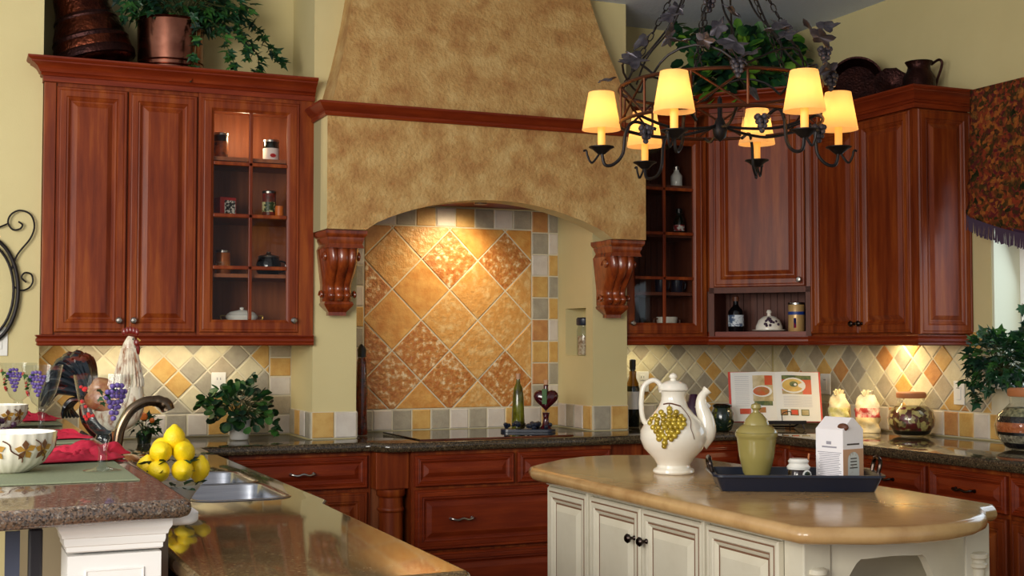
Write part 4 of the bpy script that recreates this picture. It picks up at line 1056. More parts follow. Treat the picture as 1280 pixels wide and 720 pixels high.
# glass jars on the right counter
def glob_jar(label, loc, s_, layers, lidm):
    t = thing('storage_jar', label, 'jar', loc); prof = [(.06, 0), (.085, .012), (.112, .05), (.118, .085), (.108, .125), (.075, .155), (.066, .165), (.066, .19)]
    prof = [(a * s_, b * s_) for a, b in prof]
    MB().lathe(prof, n=32).build('glass_body', glass_mat('jar_glass_clear', (.94, .95, .93), 1.0), t, smooth=True)
    MB().lathe([(.07 * s_, .191 * s_), (.073 * s_, .195 * s_), (.073 * s_, .215 * s_), (.066 * s_, .22 * s_)], n=32).build('lid', lidm, t, smooth=40)
    z = .008 * s_
    def rad(z_):
        for (r0, za_), (r1, zb_) in zip(prof, prof[1:]):
            if za_ <= z_ <= zb_: return (r0 + (r1 - r0) * (z_ - za_) / max(zb_ - za_, 1e-6)) * .96
        return prof[-1][0] * .9
    for nm, m_, z1_ in layers:
        z1_ *= s_; pr_ = []; k = 6
        for i in range(k + 1): zz = z + (z1_ - z) * i / k; pr_.append((rad(zz), zz))
        o = MB().lathe(pr_, n=32, flute=(9, .012)).build(nm, m_, t, smooth=True); z = z1_ + .0006
    return t
CORKL = mat('terracotta_lid', (186, 116, 70), .55)
glob_jar('round glass jar of dried chilli peppers and pods with terracotta lid', (4.53, 5.29, TZ + .001), 1.02,
         [('dark_seeds', mat('dark_seeds', (30, 26, 14), .5), .03), ('dried_peppers', speckle('dried_peppers', [(26, 18, 12), (110, 24, 30), (60, 48, 20), (206, 190, 120), (84, 20, 24), (140, 110, 50)], 42, .3, warp=.02), .15)], CORKL)
glob_jar('large glass jar of layered orange, black and white beans at the right edge', (4.42, 4.39, TZ + .001), 1.25,
         [('black_beans', mat('black_beans', (22, 18, 26), .35, bump=1, bscale=70), .028), ('white_beans', mat('white_beans', (190, 180, 156), .45, rgb2=(90, 84, 70), scale=70, bump=1, bscale=70), .055), ('black_bean_line', BLK, .066),
          ('orange_lentils', mat('orange_lentils', (196, 112, 60), .4, rgb2=(170, 84, 40), scale=80, bump=1, bscale=80), .10), ('dark_beans', mat('dark_beans', (24, 20, 26), .35, bump=1, bscale=70), .122),
          ('pale_pods', mat('pale_pods', (180, 176, 140), .45, rgb2=(60, 66, 40), scale=50, bump=1, bscale=60), .15)], CORKL)
# window plant
t = thing('trailing_window_plant', 'leafy green plant trailing in front of the window at the right edge', 'potted plant', (4.58, 4.46, 1.179))
MB().lathe([(.05, .0), (.055, .01), (.07, .11), (.074, .12), (.066, .12), (.0, .105)]).build('pot', CORKL, t, smooth=40)
foliage(t, (-.04, .22, .14), (.10, .22, .15), 330, .055, ivy_leaf, [LEAFD, LEAFD, LEAF], [([(0, .1, .16), (-.03, .3, .14), (-.05, .42, .08), (-.05, .40, -.02), (-.05, .36, -.07)], 2), ([(0, 0, .16), (0, .12, .3), (-.02, .1, .4)], 3), ([(0, .2, .1), (-.06, .36, .02), (-.06, .46, .03)], 2)], 6, -.11,
        blocked=lambda p: p.x > .09)

# ------------------------------------------------------------------ things in the cabinets
def can(name, label, cat, loc, r, h, body, lid=None, band_=None, bz=(.2, .7)):
    t = thing(name, label, cat, loc)
    MB().lathe([(r * .97, 0), (r, .003), (r, h - .003), (r * .97, h)], n=20).build('body', body, t, smooth=40)
    if lid: MB().lathe([(r * 1.03, h + .0005), (r * 1.03, h + .01), (r * .95, h + .013)], n=20).build('lid', lid, t, smooth=40)
    if band_: MB().lathe([(r + .001, h * bz[0]), (r + .001, h * bz[1])], n=20, cap=False).build('paper_label', band_, t, smooth=True)
    return t
cy = CF + .17
def xy(px, y): return W(px, 300, y=y).x
zs = [s_ + .0095 for s_ in SH]
can('tin', 'slim black and silver tin with an orange panel, top shelf of the left glass cabinet', 'tin', (xy(275, cy), cy, zs[2]), .036, .125, BLK, NICKEL, mat('orange_panel', (196, 110, 44), .4, rgb2=(30, 24, 20), scale=24), (.1, .75))
can('jam_jar', 'dark jam jar with white label and red emblem, top shelf of the left glass cabinet', 'jar', (xy(338, cy), cy, zs[2]), .04, .105, GREENG, NICKEL, PAPER, (.05, .7))
m = MB(); m.ball((0, -.0415, 0), .013, 10, sq=(1.2, .08, .8)); m.build("red_emblem", REDP, bpy.data.objects["jam_jar"], loc=(0, 0, .035), smooth=True)
t = thing('tea_box', 'small red printed box with black and white lettering, second shelf of the left glass cabinet', 'box', (xy(281, cy), cy, zs[1]), R(18))
MB().box(-.045, .045, -.03, .03, 0, .095).build('carton', REDP, t, bevel=.002)
m = MB(); m.box(-.02, .04, -.0312, -.0306, .01, .08); m.build('printed_front', mat('black_white_print', (20, 18, 18), .5, rgb2=(226, 220, 210), scale=60, lo=.48, hi=.52), t)
can('tin', 'tall red and green food tin on the second shelf of the left glass cabinet', 'tin', (xy(336, cy), cy, zs[1]), .034, .125, mat('tin_print', (60, 40, 22), .35, rgb2=(150, 40, 26), scale=26), NICKEL, mat('green_label', (44, 66, 30), .4, rgb2=(220, 210, 150), scale=50, lo=.5, hi=.56), (.25, .65))
can('tin', 'short orange tin beside the tall red and green one', 'tin', (xy(349, cy - .04), cy - .04, zs[1]), .022, .06, ORNG)
can('tin', 'orange copper-coloured tin with gold lid, third shelf of the left glass cabinet', 'tin', (xy(279, cy), cy, zs[0]), .036, .11, mat('copper_tin', (196, 106, 40), .3, .4), NICKEL, mat('copper_tin_label', (206, 116, 44), .35, rgb2=(236, 214, 170), scale=60, lo=.56, hi=.6), (.3, .6))
t = thing('sugar_pot', 'dark glass pot with lid and side handle, third shelf of the left glass cabinet', 'pot', (xy(336, cy), cy, zs[0]))
MB().lathe([(.045, 0), (.06, .02), (.062, .06), (.052, .085), (.05, .09)]).build('body', BLACKG, t, smooth=True)
MB().lathe([(.054, .0905), (.05, .10), (.015, .108), (.01, .115), (.012, .12), (.0, .122)]).build('lid', NICKEL, t, smooth=True)
m = MB(); m.tube(catmull([(.055, -.01, .075), (.085, -.01, .065), (.08, -.01, .03), (.058, -.01, .02)], 5), .005, 6); m.build('handle', BLACKG, t, smooth=True)
def tureen(label, loc, rz, trim):
    t = thing('covered_dish', label, 'dish', loc, rz)
    MB().lathe([(.05, 0), (.045, .006), (.06, .012), (.08, .035), (.082, .045), (.076, .05)], sy=.7).build('bowl', POTW, t, smooth=True)
    MB().lathe([(.078, .051), (.06, .066), (.02, .074), (.008, .078), (.012, .086), (.0, .09)], sy=.7).build('lid', POTW, t, smooth=True)
    m = MB()
    for s_ in (-1, 1): m.tube(catmull([(s_ * .078, 0, .045), (s_ * .105, 0, .045), (s_ * .1, 0, .025), (s_ * .072, 0, .025)], 4), .004, 6)
    m.build('handles', trim, t, smooth=True)
tureen('white covered dish with gold handles on the floor of the left glass cabinet', (xy(303, cy), cy, UZ0 + .051), 0, mat('gold_trim', (190, 150, 70), .3, .6))
gy = GY + .14
bottle('white_bottle', 'pale milk-glass bottle on the top shelf of the cabinet right of the hood', (xy(846, gy), gy, 2.295), .12, .034, POTW, neck_r=.016, cap=NICKEL, cap_h=.015)
t = bottle('dark_bottle', 'dark bottle with a small red and white emblem, second shelf right of the hood', (xy(849, gy), gy, 2.015), .155, .032, GREENG, neck_r=.016, cap=BLK, cap_h=.02, lab=mat('emblem_label', (150, 40, 46), .5, rgb2=(226, 220, 214), scale=40, lo=.5, hi=.54), lab_z=(.03, .065))
for px, lb in ((826, 'dark blue mug at the left of the third shelf, right of the hood'), (846, 'dark blue mug at the right of the third shelf, right of the hood')):
    t = thing('mug', lb, 'mug', (xy(px, gy), gy, 1.685), 0, 'dark mugs right of the hood')
    MB().lathe([(.03, 0), (.034, .005), (.036, .08), (.033, .08), (.030, .01), (.0, .008)], n=20).build('cup', DKBLU, t, smooth=40)
    m = MB(); m.tube(catmull([(.033, 0, .065), (.055, 0, .06), (.05, 0, .025), (.033, 0, .02)], 4), .004, 6); m.build('handle', DKBLU, t, smooth=True)
t = thing('sugar_bowl', 'cream two-handled bowl on the floor of the cabinet right of the hood', 'dish', (xy(833, gy), gy, UZ0 + .051))
MB().lathe([(.04, 0), (.055, .01), (.062, .055), (.06, .06), (.056, .055), (.0, .02)]).build('bowl', CERW, t, smooth=True)
m = MB()
for s_ in (-1, 1): m.tube(catmull([(s_ * .06, 0, .05), (s_ * .085, 0, .045), (s_ * .08, 0, .015), (s_ * .055, 0, .015)], 4), .005, 6)
m.build('handles', BRN, t, smooth=True)
# niche
def npt(u, d_): # along the diagonal front, depth inside
    dr = (Bc - A).normalized(); nn = Vector((-dr.y, dr.x)); p = A + dr * u + nn * d_; return (p.x, p.y, NZ0 + .001)
t = bottle('syrup_bottle', 'dark bottle with blue and white label and cork, left in the open niche', npt(.125, .10), .195, .044, BLACKG, neck_r=.015, cap=BRN, cap_h=.02, lab=mat('blue_white_label', (206, 214, 220), .5, rgb2=(70, 90, 120), scale=40, lo=.5, hi=.55), lab_z=(.03, .095))
t = thing('cloche_dish', 'cream domed butter dish with dark painted grapes, in the middle of the open niche', 'dish', npt(.315, .11))
MB().lathe([(.05, 0), (.095, .006), (.098, .01), (.08, .012)]).build('plate', CERW, t, smooth=True)
MB().lathe([(.076, .0125), (.075, .03), (.06, .065), (.035, .085), (.012, .09), (.010, .10), (.016, .11), (.010, .122), (.0, .124)]).build('dome', CERW, t, smooth=True)
m = MB(); random.seed(8)
for i in range(18):
    a = R(-120 + random.uniform(-25, 40)); z = random.uniform(.03, .075); rr = .078 - max(0, (z - .03)) * .65
    m.ball((rr * math.cos(a), rr * math.sin(a), z), .009, 6)
m.build('painted_grapes', PURPD, t, smooth=True)
t = can('cookie_tin', 'tan and blue printed canister with silver lid, right in the open niche', 'tin', npt(.475, .095), .046, .15, mat('tan_tin', (206, 166, 106), .3, .2), NICKEL, BLUEP, (.62, .74))
MB().box(-.044, -.012, -.036, -.034, .02, .075).build('red_blue_print', mat('red_blue_print', (36, 44, 110), .4, rgb2=(190, 40, 40), scale=20, lo=.5, hi=.55), t)

# ------------------------------------------------------------------ copper ware and ivy above the cabinets
TOPZ = 2.691
TOPR = 2.656
LOOK = -YAW
t = thing('copper_urn', 'large dark hammered copper pot lying tilted on top of the left cabinets', 'pot', (.585, 6.53, TOPZ), LOOK)
m = MB(Matrix.Translation((.02, 0, .19)) @ Matrix.Rotation(R(-14), 4, 'Y'))
m.lathe([(.15, -.155), (.178, -.14), (.188, -.1), (.184, -.06), (.176, -.04), (.172, -.0), (.16, .03), (.146, .07), (.134, .12), (.128, .2), (.135, .33), (.125, .33), (.115, .2)], n=40, cap=True); m.build('vessel', COPPER, t, smooth=50)
m = MB(Matrix.Translation((.02, 0, .19)) @ Matrix.Rotation(R(-14), 4, 'Y')); m.lathe([(.183, -.135), (.192, -.13), (.194, -.10), (.188, -.09)], n=40, cap=False); m.lathe([(.179, -.045), (.182, -.03), (.176, -.02)], n=40, cap=False); m.lathe([(.150, .06), (.153, .07), (.146, .085)], n=40, cap=False)
m.build('rim_bands', COPPERD, t, smooth=40)
m = MB(Matrix.Translation((.155, -.02, .035)) @ Matrix.Rotation(PI / 2, 4, 'Y')); m.lathe([(.034, -.05), (.038, 0), (.034, .05)], n=16); m.build('side_roll', COPPERD, t, smooth=True)
t = thing('copper_planter', 'round polished copper planter filled with trailing ivy on top of the left cabinets', 'potted plant', (.985, 6.50, TOPZ))
MB().lathe([(.15, 0), (.16, .01), (.158, .05), (.163, .055), (.158, .06), (.158, .075), (.163, .08), (.158, .085), (.16, .28), (.17, .29), (.15, .29), (.0, .25)], n=40).build('planter', COPPERP, t, smooth=40)
foliage(t, (.06, -.02, .40), (.34, .15, .17), 560, .056, ivy_leaf, [LEAFD, LEAFD, LEAF], [
    ([(.06, -.1, .32), (.09, -.2, .22), (.08, -.21, .06), (.075, -.22, -.02)], 2), ([(.15, -.1, .32), (.30, -.14, .24), (.40, -.16, .12), (.38, -.17, .02)], 1), ([(.2, 0, .36), (.38, -.06, .32), (.47, -.08, .2), (.53, -.08, .12)], 1),
    ([(.1, -.1, .34), (.22, -.18, .22), (.26, -.2, .05)], 1), ([(.16, -.1, .34), (.30, -.18, .26), (.33, -.2, .10)], 1), ([(.0, .0, .4), (.28, .0, .5), (.36, -.04, .56)], 2), ([(-.1, -.1, .36), (-.2, -.14, .34), (-.25, -.14, .25)], 2)], 5, .06,
    blocked=lambda p: p.z < .28 and p.x < .10)
t = thing('ivy_plant', 'leafy ivy plant on top of the corner cabinet, seen behind the chandelier', 'potted plant', (4.26, 6.28, CZ1 + .001))
MB().lathe([(.07, 0), (.09, .12), (.08, .12), (.0, .1)]).build('pot', COPPERD, t, smooth=40)
foliage(t, (-.08, -.02, .26), (.42, .22, .22), 420, .085, round_leaf, [LEAFD, LEAFD, LEAF, LEAFL], [([(-.2, -.1, .2), (-.38, -.1, .26), (-.56, -.05, .40)], 1), ([(-.2, -.1, .3), (-.42, -.1, .42), (-.60, -.05, .46)], 2), ([(0, -.1, .3), (.1, -.14, .42), (.22, -.16, .38)], 2), ([(.1, -.1, .2), (.25, -.14, .18), (.30, -.2, .12)], 2)], 15, .08)
t = thing('copper_pan', 'round dark copper pan standing on edge on the right-hand cabinets', 'pan', (4.50, 5.66, TOPR + .004), R(-40))
m = MB(Matrix.Translation((0, 0, .142)) @ Matrix.Rotation(R(78), 4, 'X'))
m.lathe([(.09, -.03), (.115, -.025), (.135, .035), (.142, .038), (.142, .044), (.132, .042), (.108, -.016), (.0, -.018)], n=36); m.build('pan_body', COPPERD, t, smooth=50)
t = thing('copper_jug', 'small dark copper jug with a loop handle, right of the standing copper pan', 'jug', (4.53, 5.20, TOPR + .001), R(-30))
MB().lathe([(.07, 0), (.085, .01), (.082, .09), (.06, .13), (.055, .15), (.07, .175), (.06, .17), (.0, .1)], n=28).build('body', COPPERD, t, smooth=50)
m = MB(); m.tube(catmull([(.06, 0, .16), (.10, 0, .185), (.115, 0, .16), (.09, 0, .08), (.083, 0, .05)], 5), .007, 8); m.build('handle', COPPERD, t, smooth=True)
t = thing('copper_mould', 'round dark copper mould between the pan and the jug above the right cabinets', 'mould', (4.50, 5.38, TOPR + .001), R(-35))
m = MB(Matrix.Translation((0, 0, .088)) @ Matrix.Rotation(R(80), 4, 'X')); m.lathe([(.06, -.04), (.08, -.03), (.088, .02), (.07, .02), (.0, .0)], n=30, flute=(10, .04)); m.build('mould_body', COPPERD, t, smooth=50)

# ------------------------------------------------------------------ iron scrollwork on the left wall
t = thing('iron_wall_scroll', 'black wrought iron oval scroll ornament on the cream wall at the left edge', 'wall ornament', (0, 0, 0))
yw = 6.315
def wp(*pts): return [W(a, b, y=yw) for a, b in pts]
m = MB(); c = W(-20, 363, y=yw)
for rx, rz_, th in ((.145, .245, .009), (.125, .215, .006)):
    m.tube([(c.x + rx * math.cos(2 * PI * k / 40), yw, c.z + rz_ * math.sin(2 * PI * k / 40)) for k in range(41)], th, 8)
m.build('oval_rings', IRON, t, smooth=True)
for pts in ([(14, 338), (22, 318), (38, 298), (43, 282), (38, 268), (25, 263), (14, 268), (10, 278), (16, 287), (25, 286), (28, 281), (23, 277)],
            [(17, 358), (26, 363), (36, 360), (41, 352), (39, 343), (31, 341), (27, 347), (33, 353)],
            [(-30, 270), (-12, 282), (-2, 284), (11, 279)]):
    m = MB(); m.tube(catmull(wp(*pts), 5), .0042, 7); m.build('scroll', IRON, t, smooth=True)

# ------------------------------------------------------------------ valance
t = thing('window_valance', 'dark tapestry swag valance with floral print and purple fringe over the window', 'valance', (0, 0, 0))
NY, NZ = 60, 26; m = MB(); grid = []
def vbot(u):                                  # u = 0 at the cabinet side
    return 2.02 - .17 * math.sin(min(1, u * 1.02) * PI) ** .8
for i in range(NY + 1):
    u = i / NY; y = 4.93 - 1.6 * u; zb_ = vbot(u); col_ = []
    for j in range(NZ + 1):
        v = j / NZ; z = 2.645 + (zb_ - 2.645) * v
        x = XR - .085 - .03 * v - .018 * max(0, v - .35) * math.sin(v * 34 + 6 * math.sin(u * PI)) - .006 * math.sin(u * 26) * v
        col_.append((x, y, z))
    grid.append(col_)
vs = [p for c_ in grid for p in c_]; fs = [(i * (NZ + 1) + j, (i + 1) * (NZ + 1) + j, (i + 1) * (NZ + 1) + j + 1, i * (NZ + 1) + j + 1) for i in range(NY) for j in range(NZ)]
m.add(vs, fs); m.build('swag_fabric', TAPES, t, smooth=True, solid=.004)
MB().box(XR - .08, XR - .002, 3.34, 4.925, 2.60, 2.64).build('mounting_board', TAPES, t)
m = MB(); m.add([p for i in range(NY + 1) for p in (grid[i][-1], (grid[i][-1][0], grid[i][-1][1], grid[i][-1][2] + .02))], [(2 * i, 2 * i + 2, 2 * i + 3, 2 * i + 1) for i in range(NY)])
random.seed(2)
for i in range(300):
    u = i / 300; y = 4.928 - 1.59 * u; zb_ = vbot(u); x = XR - .115 - .007
    m.tube([(x, y, zb_ + .01), (x + random.uniform(-.006, .006), y + random.uniform(-.004, .004), zb_ - .055 - random.uniform(0, .015))], .0034, 4)
m.build('fringe', PURPF, t)

# ------------------------------------------------------------------ chandelier
CH = Vector((2.318, 3.615)); rt = Vector((math.cos(YAW), -math.sin(YAW))); fw = Vector((math.sin(YAW), math.cos(YAW)))
ch = thing('chandelier', 'black and copper iron chandelier with six lit parchment shades and grape leaf trim', 'chandelier', (CH.x, CH.y, 0), -YAW)
SHADE = bpy.data.materials.new('parchment_shade'); SHADE.use_nodes = True
nt = SHADE.node_tree; b_ = nt.nodes['Principled BSDF']; b_.inputs['Base Color'].default_value = (*lin((236, 190, 120)), 1); b_.inputs['Roughness'].default_value = .8
lw = nt.nodes.new('ShaderNodeLayerWeight'); lw.inputs[0].default_value = .35
b_.inputs['Emission Color'].default_value = (1.0, .52, .20, 1); b_.inputs['Emission Strength'].default_value = .34
tr = nt.nodes.new('ShaderNodeBsdfTranslucent'); tr.inputs[0].default_value = (*lin((255, 216, 150)), 1); mx = nt.nodes.new('ShaderNodeMixShader'); mx.inputs[0].default_value = .5
nt.links.new(b_.outputs[0], mx.inputs[1]); nt.links.new(tr.outputs[0], mx.inputs[2]); nt.links.new(mx.outputs[0], nt.nodes['Material Output'].inputs[0])
CANDLE = mat('lit_candle_sleeve', (246, 200, 110), .6, emit=(255, 160, 56), estr=.55)
BULB = mat('glowing_bulb', (255, 230, 170), .5, emit=(255, 205, 120), estr=14)
RR = .33
m = MB()
for z_, th in ((2.12, .006), (2.235, .006)):
    m.tube([(RR * math.cos(2 * PI * k / 48), RR * math.sin(2 * PI * k / 48), z_) for k in range(49)], th, 8)
m.build('ring_hoops', IRONC, ch, smooth=True)
for k in range(12):
    m = MB()
    a0, a1 = 2 * PI * k / 12 + .1, 2 * PI * (k + 1) / 12 + .1
    P0 = (RR * math.cos(a0), RR * math.sin(a0)); P1 = (RR * math.cos(a1), RR * math.sin(a1))
    m.tube([(*P0, 2.12), (*P0, 2.235)], .0045, 6)
    if k % 2 == 0: m.tube([(*P0, 2.12), (*P1, 2.235)], .004, 6); m.tube([(*P0, 2.235), (*P1, 2.12)], .004, 6)
    m.build('lattice_bar', IRONC, ch, smooth=True)
lamps = [(0, .39), (60, .36), (120, .42), (180, .39), (240, .385), (300, .40)]
for a, r_ in lamps:
    ca, sa = math.cos(R(a)), math.sin(R(a))
    P = lambda r__, z_: (r__ * ca, r__ * sa, z_)
    arm = MB(); arm.tube(catmull([P(RR - .12, 2.10), P(RR - .05, 2.125), P(RR + .0 - .02, 2.09), P(RR - .01, 2.02), P(RR + .02, 1.985), P(r_ - .01, 1.985), P(r_, 2.035)], 6), .0055, 8)
    arm.tube(catmull([P(r_, 2.03), P(r_ + .03, 1.99), P(r_ + .045, 2.01), P(r_ + .05, 2.03), P(r_ + .06, 2.028)], 5), .004, 6)
    ao = arm.build('arm', IRON, ch, smooth=True)
    MB().lathe([(.012, 2.018), (.03, 2.034), (.042, 2.04), (.042, 2.043), (.01, 2.040)], (r_ * ca, r_ * sa, 0), 20).build('drip_cup', IRON, ao, smooth=40)
    MB().lathe([(.0125, 2.044), (.0125, 2.115)], (r_ * ca, r_ * sa, 0), 14).build('candle_sleeve', CANDLE, ao, smooth=40)
    MB().lathe([(.008, 2.116), (.014, 2.14), (.012, 2.16), (.003, 2.18)], (r_ * ca, r_ * sa, 0), 12).build('bulb', BULB, ao, smooth=True)
    MB().lathe([(.064, 2.098), (.0425, 2.222)], (r_ * ca, r_ * sa, 0), 28, cap=False).build('lamp_shade', SHADE, ao, smooth=40)
    w3_ = CH + rt * (r_ * ca) + fw * (r_ * sa)
    point('candle_lamp_light', (w3_.x, w3_.y, 2.165), .85, (1, .66, .33), .012)
# chains to the hub, centre stem, inner scrolls
for a in (30, 100, 165, 250, 320):
    m = MB()
    ca, sa = math.cos(R(a)), math.sin(R(a)); p0 = Vector((RR * ca, RR * sa, 2.235)); p1 = Vector((.03 * ca, .03 * sa, 2.78))
    N = 22
    for k in range(N):
        q = p0.lerp(p1, (k + .5) / N); d_ = (p1 - p0).normalized(); s1 = d_.cross(Vector((0, 0, 1))).normalized(); 
        if k % 2: s1 = d_.cross(s1).normalized()
        m.tube([q + d_ * .016 * math.cos(t_) + s1 * .008 * math.sin(t_) for t_ in [2 * PI * i / 8 for i in range(9)]], .0022, 5, cap=False)
    m.build('chain', IRON, ch, smooth=True)
m = MB(); m.lathe([(.012, 2.77), (.05, 2.78), (.05, 2.79), (.02, 2.81), (.012, 2.83), (.008, 3.2), (.06, 3.25), (.065, ZC - .002)], n=20)
m.build('ceiling_stem', IRON, ch, smooth=40)
m = MB()
for k in range(6):
    a = R(30 + 60 * k); ca, sa = math.cos(a), math.sin(a); m.tube(catmull([(RR * ca, RR * sa, 2.12), (.2 * ca, .2 * sa, 2.09), (.06 * ca, .06 * sa, 2.10), (0, 0, 2.12)], 5), .005, 6)
m.lathe([(.002, 2.06), (.02, 2.075), (.025, 2.10), (.015, 2.13), (.008, 2.14), (.008, 2.2), (.002, 2.21)], n=16)
m.build('lower_spokes', IRON, ch, smooth=True)
# vine garland with pewter leaves and grape clusters
random.seed(21); V_ = []
for k in range(61):
    a = 2 * PI * k / 60; V_.append((.30 * math.cos(a) + .02 * math.cos(7 * a), .30 * math.sin(a) + .02 * math.sin(5 * a), 2.285 + .035 * math.sin(6 * a + 1)))
m = MB(); m.tube(V_, .004, 6)
for a in (-100, -60, 0, 60, 150, 190):
    a = R(a); m.tube(catmull([(.3 * math.cos(a), .3 * math.sin(a), 2.28), (.24 * math.cos(a + .2), .24 * math.sin(a + .2), 2.36), (.16 * math.cos(a + .1), .16 * math.sin(a + .1), 2.46), (.1 * math.cos(a), .1 * math.sin(a), 2.60)], 6), .0035, 6)
m.build('vine', IRON, ch, smooth=True)
def vine_leaf(s_):
    out = []
    for k in range(20):
        q = 2 * PI * k / 20; rr = s_ * (.46 + .10 * math.cos(5 * q) + .03 * math.cos(15 * q)); out.append((rr * math.sin(q) * .95, s_ * .5 - rr * math.cos(q) * -1 - .0, .07 * s_ * math.cos(3 * q)))
    return out
def grape_leaf(parent, p, d, s_):
    m = MB(); add_leaf(m, p, d, s_, vine_leaf); o = m.build('grape_leaf', GREYL, parent, solid=.002); return o
for a, z_, r__, s_ in ((-172, 2.26, .36, .07), (-160, 2.33, .33, .06), (-150, 2.31, .30, .08), (-135, 2.40, .24, .07), (-95, 2.30, .32, .085), (-88, 2.32, .34, .085), (-80, 2.29, .33, .08), (-100, 2.42, .2, .08), (-60, 2.35, .28, .06), (-40, 2.36, .33, .085),
                      (-30, 2.40, .32, .08), (-20, 2.30, .34, .07), (-8, 2.29, .38, .07), (10, 2.30, .36, .07), (60, 2.30, .3, .08), (120, 2.31, .3, .08), (150, 2.36, .3, .07), (-120, 2.52, .12, .07), (-70, 2.50, .14, .07), (-100, 2.58, .08, .06), (-20, 2.54, .12, .06), (180, 2.52, .13, .06), (-128, 2.34, .30, .075), (-112, 2.33, .32, .07), (-70, 2.36, .30, .08), (-50, 2.42, .24, .08), (-105, 2.62, .10, .07), (-60, 2.60, .12, .07), (-85, 2.44, .18, .09), (-140, 2.46, .2, .06), (-15, 2.44, .27, .08), (200, 2.40, .26, .07)):
    grape_leaf(ch, (r__ * math.cos(R(a)), r__ * math.sin(R(a)), z_), (random.uniform(-1, 1), -random.uniform(.1, .8), random.uniform(-1, .1)), s_)
for a, z_, r__ in ((-90, 2.25, .345), (-20, 2.34, .34), (-5, 2.27, .36), (-150, 2.08, .30), (-75, 2.09, .31), (-30, 2.08, .33), (-110, 2.50, .16), (-80, 2.55, .12)):
    m = MB()
    for lev, cnt in ((0, 5), (1, 4), (2, 3), (3, 1)):
        for k in range(cnt):
            q = 2 * PI * k / cnt + lev; rr = .017 * (1 - lev / 4) if cnt > 1 else 0
            m.ball((r__ * math.cos(R(a)) + rr * math.cos(q), r__ * math.sin(R(a)) + rr * math.sin(q), z_ - lev * .014), .0095, 8)
    m.build('grape_cluster', GREYL, ch, smooth=True)

# ------------------------------------------------------------------ things on the island
IZ = .923
ptc = thing('ceramic_pitcher', 'large white lidded pitcher decorated with a golden grape bunch, on the island', 'pitcher', (2.44, 4.13, IZ), -YAW)
MB().lathe([(.072, 0), (.076, .006), (.074, .014), (.062, .022), (.060, .03), (.075, .055), (.108, .09), (.122, .125), (.120, .155), (.10, .19), (.075, .215), (.055, .24), (.045, .265), (.043, .285), (.048, .298), (.044, .30), (.0, .29)], n=40).build('body', CERW, ptc, smooth=True)
MB().lathe([(.054, .301), (.056, .306), (.05, .322), (.03, .334), (.012, .338), (.010, .343), (.016, .35), (.012, .360), (.0, .366)], n=30).build('lid', CERW, ptc, smooth=True)
m = MB(); P_ = catmull([(.090, 0, .12), (.118, 0, .15), (.118, 0, .195), (.104, 0, .24), (.104, 0, .275), (.120, 0, .298)], 6); k = len(P_)
m.tube(P_, [.034 * (1 - u) ** 1.2 + .012 for u in [i / (k - 1) for i in range(k)]], 14); m.tube([(.114, 0, .291), (.126, 0, .304)], [.013, .019], 14); m.build('spout', CERW, ptc, smooth=True)
m = MB(); m.tube(catmull([(-.09, 0, .165), (-.112, 0, .20), (-.117, 0, .26), (-.108, 0, .315), (-.075, 0, .338), (-.05, 0, .325), (-.043, 0, .295)], 6), .0125, 12, flat=.75); m.build('handle', CERW, ptc, smooth=True)
random.seed(4); m = MB()
def body_r(z):
    pr_ = [(.060, .03), (.075, .055), (.108, .09), (.122, .125), (.120, .155), (.10, .19), (.075, .215), (.055, .24), (.045, .265)]
    for (r0, z0_), (r1, z1_) in zip(pr_, pr_[1:]):
        if z0_ <= z <= z1_: return r0 + (r1 - r0) * (z - z0_) / (z1_ - z0_)
    return .05
rows_ = []
for q_ in range(11):
    z_ = .238 - q_ * .0132; c_ = -.020 - .030 * (q_ / 10); hw_ = (.012, .026, .042, .056, .058, .050, .040, .030, .022, .012, .002)[q_]
    rows_.append((z_, c_ - hw_ + .004 * q_ / 10, c_ + hw_, max(1, round(hw_ * 2 / .0165))))
for z_, xa, xb, n_ in rows_:
    for i in range(n_):
        x = xa + (xb - xa) * (i / (n_ - 1) if n_ > 1 else .5) + random.uniform(-.002, .002); rr = body_r(z_) ; y = -math.sqrt(max(rr * rr - x * x, 1e-4)) - .003
        m.ball((x, y, z_ + random.uniform(-.002, .002)), random.uniform(.0102, .0122), 10)
m.build('grape_relief', GOLDG, ptc, smooth=True)
m = MB()
def onb(pts, lift=.002): 
    out = []
    for x, z_ in pts: rr = body_r(z_); out.append((x, -math.sqrt(max(rr * rr - x * x, 1e-4)) - lift, z_))
    return out
m.tube(catmull(onb([(-.04, .252), (-.02, .256), (.0, .252), (.02, .246)]), 4), .0028, 6)
m.tube(catmull(onb([(-.02, .252), (-.024, .238), (-.022, .226)]), 4), .002, 6)
m.tube(catmull(onb([(.02, .246), (.04, .222), (.052, .195), (.05, .17), (.056, .15), (.062, .13)]), 5), .0012, 5)
m.build('painted_stem', BRN, ptc, smooth=True)

# tray
ty = thing('serving_tray', 'dark blue rectangular tray with upright loop handles on the island', 'tray', (2.555, 3.56, IZ), -YAW - R(3))
tw, td = .262, .135
m = MB(); rr_ = lambda o_: rrect(-tw - o_, tw + o_, -td - o_, td + o_, .02 + max(0, o_))
prof = [(-.022, 0), (-.018, .0), (0, .045), (.012, .047), (.012, .054), (-.004, .054), (-.024, .008)]
m.rings([[(p[0], p[1], z_) for p in rr_(o_)] for o_, z_ in prof]); m.build('tray_body', DKBLU, ty, smooth=40)
for s_ in (-1, 1):
    m = MB(); m.tube(catmull([(s_ * (tw + .004), -.045, .05), (s_ * (tw + .012), -.045, .085), (s_ * (tw + .012), -.02, .098), (s_ * (tw + .012), .02, .098), (s_ * (tw + .012), .045, .085), (s_ * (tw + .004), .045, .05)], 5), .007, 8)
    m.build('handle', DKMETAL, ty, smooth=True)
